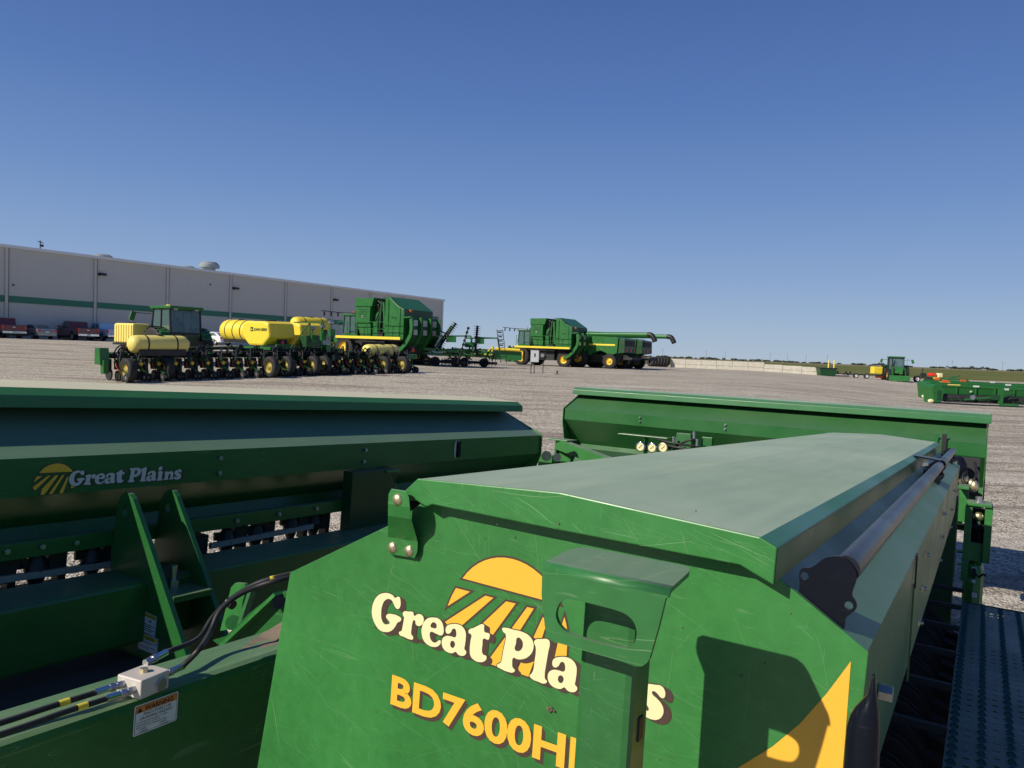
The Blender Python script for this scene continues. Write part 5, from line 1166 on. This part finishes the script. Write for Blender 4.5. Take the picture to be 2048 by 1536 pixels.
# ---- big tyres and block walls
tp=None
for i in range(6):
    u=1302+i*5.6
    if tp is None:
        tp=thing('spare_tyre','large black tractor tyre in the leaning row at the left end of the concrete wall','tyre',mach(u,101,V((-1,0,0))),'row of large tyres by the concrete wall')
        wv=wheel(tp,(0,0,.62),.62,.42,(1,.6,.25),lug=True,rimr=.5,name='tyre_casing')
        for ch in list(wv.children): bpy.data.objects.remove(ch)
    else:
        c=copytree(tp); c.matrix_world=mach(u,101,V((-1,0,0)))@Matrix.Scale(1+.045*i,4)
def blocks(u0_,D0,u1_,D1,h0,h1,label):
    p=gpos(u0_,D0);r=gpos(u1_,D1); d=(r-p); d.z=0; L_=d.length; d.normalize(); s=V((-d.y,d.x,0))
    t=thing('concrete_block_wall',label,'concrete wall',Matrix.Translation(p)@Matrix(((d.x,s.x,0,0),(d.y,s.y,0,0),(0,0,1,0),(0,0,0,1))))
    b=MB(); n=int(L_/1.8)
    for i in range(n):
        x0=i*L_/n; w=L_/n-.03; zb=terr((p+d*x0).x,(p+d*x0).y)-p.z
        for k in range(2): b.bb((x0,0+R.uniform(-.02,.02),zb-.2+k*(h0+.2)/2+.0),(x0+w,.6,zb-.2+(k+1)*(h0+.2)/2-.025),M_conc)
    b.build('wall_blocks',t,bevel=.03)
    return t,L_,p,d
blocks(1341,101,1528,98,1.15,1.1,'taller left stretch of pale concrete block wall at the far edge of the yard')
blocks(1528,98,1642,95.5,.95,.9,'lower right stretch of pale concrete block wall ending by the dark bin')
for u,v,s in ((1402,722,.28),(1486,726,.3)):
    pass
# yellow marker posts
yp=None
for u in (1656,1667):
    if yp is None:
        b=MB(); b.cyl((0,0,0),(0,0,2.0),.09,M_palyel,10); b.sphere((0,0,2.0),.09,M_palyel,8); yp=b.build('marker_post'); o=yp; tag(o,'thin yellow post standing behind the dark bin at the wall end','post','pair of yellow posts')
    else: o=yp.copy(); C.objects.link(o); o['label']='right one of the two thin yellow posts beyond the concrete wall'
    if o is yp: o['label']='left one of the two thin yellow posts beyond the concrete wall'
    o.matrix_world=Matrix.Translation(gpos(u,100))
# bin and scrap pieces
b=MB(); b.prism([(-.9,0),(-1.1,1.0),(1.1,1.0),(.9,0)],1,-.6,.6,M_dkgreen); b.box((0,0,1.0),(2.3,1.35,.08),M_dim); o=b.build('steel_bin'); o.matrix_world=mach(1652,95,V((-1,0,0))); tag(o,'dark green steel bin at the right end of the concrete wall','bin')
t=thing('scrap_heap','low heap of black and silver scrap just right of the dark bin','scrap heap',mach(1671,95,V((-1,0,0))))
b=MB()
for k in range(9): b.bar((R.uniform(-2,2),R.uniform(-1,1),R.uniform(0,.4)),(R.uniform(-2,2),R.uniform(-1,1),R.uniform(.1,.8)),.16,.12,R.choice([M_dim,M_dim,M_silver]))
b.build('steel_offcuts',t)
# yellow tank trailer
t=thing('yellow_tank_trailer','square yellow tank on a low black trailer left of the far tractor','trailer',mach(1738,98,V((-1,0,0))))
b=MB(); b.box((-.9,0,1.15),(1.2,1.0,.95),M_yel); b.build('yellow_tank',t,bevel=.1)
b=MB(); b.bar((2.6,0,.5),(-2.6,0,.5),.9,.14,M_dim); b.box((-1.6,0,.35),(1.4,.5,.35),M_orange); b.build('trailer_frame',t)
for x in (2.0,.6): wheel(t,(x,.5,.35),.35,.25,(0,1,0),rim=M_ltgrey)
# far tractor facing the camera
tr2=thing('loader_tractor','small distant green tractor facing us at the far edge of the yard','tractor',mach(1789,98,V((-.36,-.93,0))))
tractor(tr2,tanks=False,gps=False)
b=MB(); b.prism([(4.9,.1),(4.9,.75),(5.3,.75),(5.6,.1)],1,-1.15,1.15,M_far); b.bar((4.9,.75,.6),(3.2,.75,1.7),.12,.14,M_far); b.bar((4.9,-.75,.6),(3.2,-.75,1.7),.12,.14,M_far); b.build('loader_bucket',tr2)
# small implements right of it
t=thing('row_seeder','black wheeled seeder frame parked right of the far tractor','seeder',mach(1850,98,V((-1,0,0))))
b=MB(); b.bar((1.4,0,.6),(-2.2,0,.6),.12,.14,M_dim); b.bar((.4,0,.6),(.4,0,1.9),.08,.08,M_dim,up=(0,1,0)); b.box((.3,0,1.0),(.8,.4,.5),M_dim,taper=(.7,.7)); b.build('seeder_frame',t)
wheel(t,(1.2,.2,.45),.45,.25,(0,1,0),rim=M_ltgrey); wheel(t,(-.2,.2,.4),.4,.25,(0,1,0),rim=M_ltgrey)
t=thing('sprayer_tank','red and cream tanks on a small cart behind the black seeder','sprayer',mach(1869,94,V((-1,0,0))))
b=MB(); b.box((.4,0,1.15),(.8,.7,.4),M_red); b.build('red_tank',t,bevel=.08); b=MB(); b.box((-.45,.1,1.1),(.6,.7,.55),M_decc); b.build('cream_tank',t,bevel=.1); b=MB(); b.bb((-.9,-.4,.3),(1.0,.4,.8),M_dim); b.box((.1,.42,.75),(.7,.05,.25),M_rim); b.build('cart',t)
t=thing('rotary_cutter','low green mower-like implement behind the long grain headers','rotary cutter',mach(1908,88,V((-1,0,0))))
b=MB(); b.box((0,0,.75),(2.4,1.4,.18),M_far); b.bar((.8,0,.8),(-.6,0,1.25),.12,.14,M_far); b.build('cutter_deck',t); wheel(t,(1.1,.5,.36),.36,.22,(0,1,0)); wheel(t,(-1.2,.5,.36),.36,.22,(0,1,0))
# ---- grain headers
def header(u,D,label,L_,var):
    t=thing('grain_header',label,'grain header',mach(u,D,V((-1,.02,0))),'green grain headers lying on the gravel at the right')
    G_=M_far; X=lambda x:-x            # x runs to the right
    b=MB(); b.bb((X(0),-.9,.35),(X(L_),-.78,1.02),G_); b.box((X(L_/2),-.5,.30),(L_,.8,.08),G_); b.build('back_sheet',t)
    b=MB(); b.bar((X(0),.0,1.08),(X(L_),.0,1.00),.20,.16,G_); b.bar((X(0),-.75,1.16),(X(L_),-.75,1.1),.16,.16,G_)
    for k in range(int(L_/1.1)): b.bar((X(.5+k*1.1),-.74,.3),(X(.5+k*1.1),-.74,1.1),.08,.1,G_,up=(0,1,0))
    b.build('top_beam',t,bevel=.02)
    b=MB(); b.prism([(X(-.15),.05),(X(-.30),1.0),(X(-.12),1.12),(X(.25),1.12),(X(.38),.65),(X(.30),.12)],1,-.95,.15,G_); b.box((X(.12),.16,.5),(.22,.03,.55),M_dkgreen); b.sphere((X(-.35),.2,.15),.12,M_decc,8,(1.6,1,1)); b.build('end_divider',t,bevel=.03)
    b=MB(); b.cyl((X(.5),-.3,.36),(X(L_),-.3,.36),.22,M_dim,14)
    for k in range(10): b.bar((X(.8+k*.5),-.1,.45),(X(.8+k*.5+.2),.05,.14),.04,.04,M_dim)
    b.build('auger_reel',t)
    b=MB(); b.bb((X(.6),-.16,.12),(X(L_),.05,.20),M_dim); b.bar((X(1.6),.1,.30),(X(3.6),.12,.55),.07,.10,G_); b.cyl((X(2.0),.12,.45),(X(2.0),.22,.45),.14,M_steel,12); b.bar((X(3.6),.12,.1),(X(3.6),.12,1.05),.25,.14,G_,up=(0,1,0)); b.bar((X(3.2),.14,.35),(X(4.4),.14,.75),.08,.08,M_dkgreen); b.bar((X(3.6),.16,.1),(X(4.6),.16,.1),.12,.12,G_); b.box((X(3.3),.1,.5),(.5,.2,.3),M_dkgreen); b.build('cutter_bar',t)
    b=MB(); b.box((X(.9),-.70,1.28),(.34,.06,.16),M_orange); b.box((X(2.6),-.70,1.24),(.36,.06,.14),M_orange) if var else b.box((X(2.2),.12,1.08),(.34,.03,.10),M_lab); b.box((X(3.9),.12,.98),(.3,.03,.10),M_lab); b.box((X(4.5),-.68,1.22),(.3,.06,.10),M_lab); b.box((X(.95),.11,1.12),(.7,.02,.06),M_palyel); b.box((X(2.4),-.7,.75),(.12,.03,.1),M_lab); b.build('reflectors_and_labels',t)
    return t
header(1870,43,'front one of two long green grain headers lying on gravel at the right edge',6.5,0)
header(1856,49,'rear one of two long green grain headers, orange reflectors on top',8.5,1)
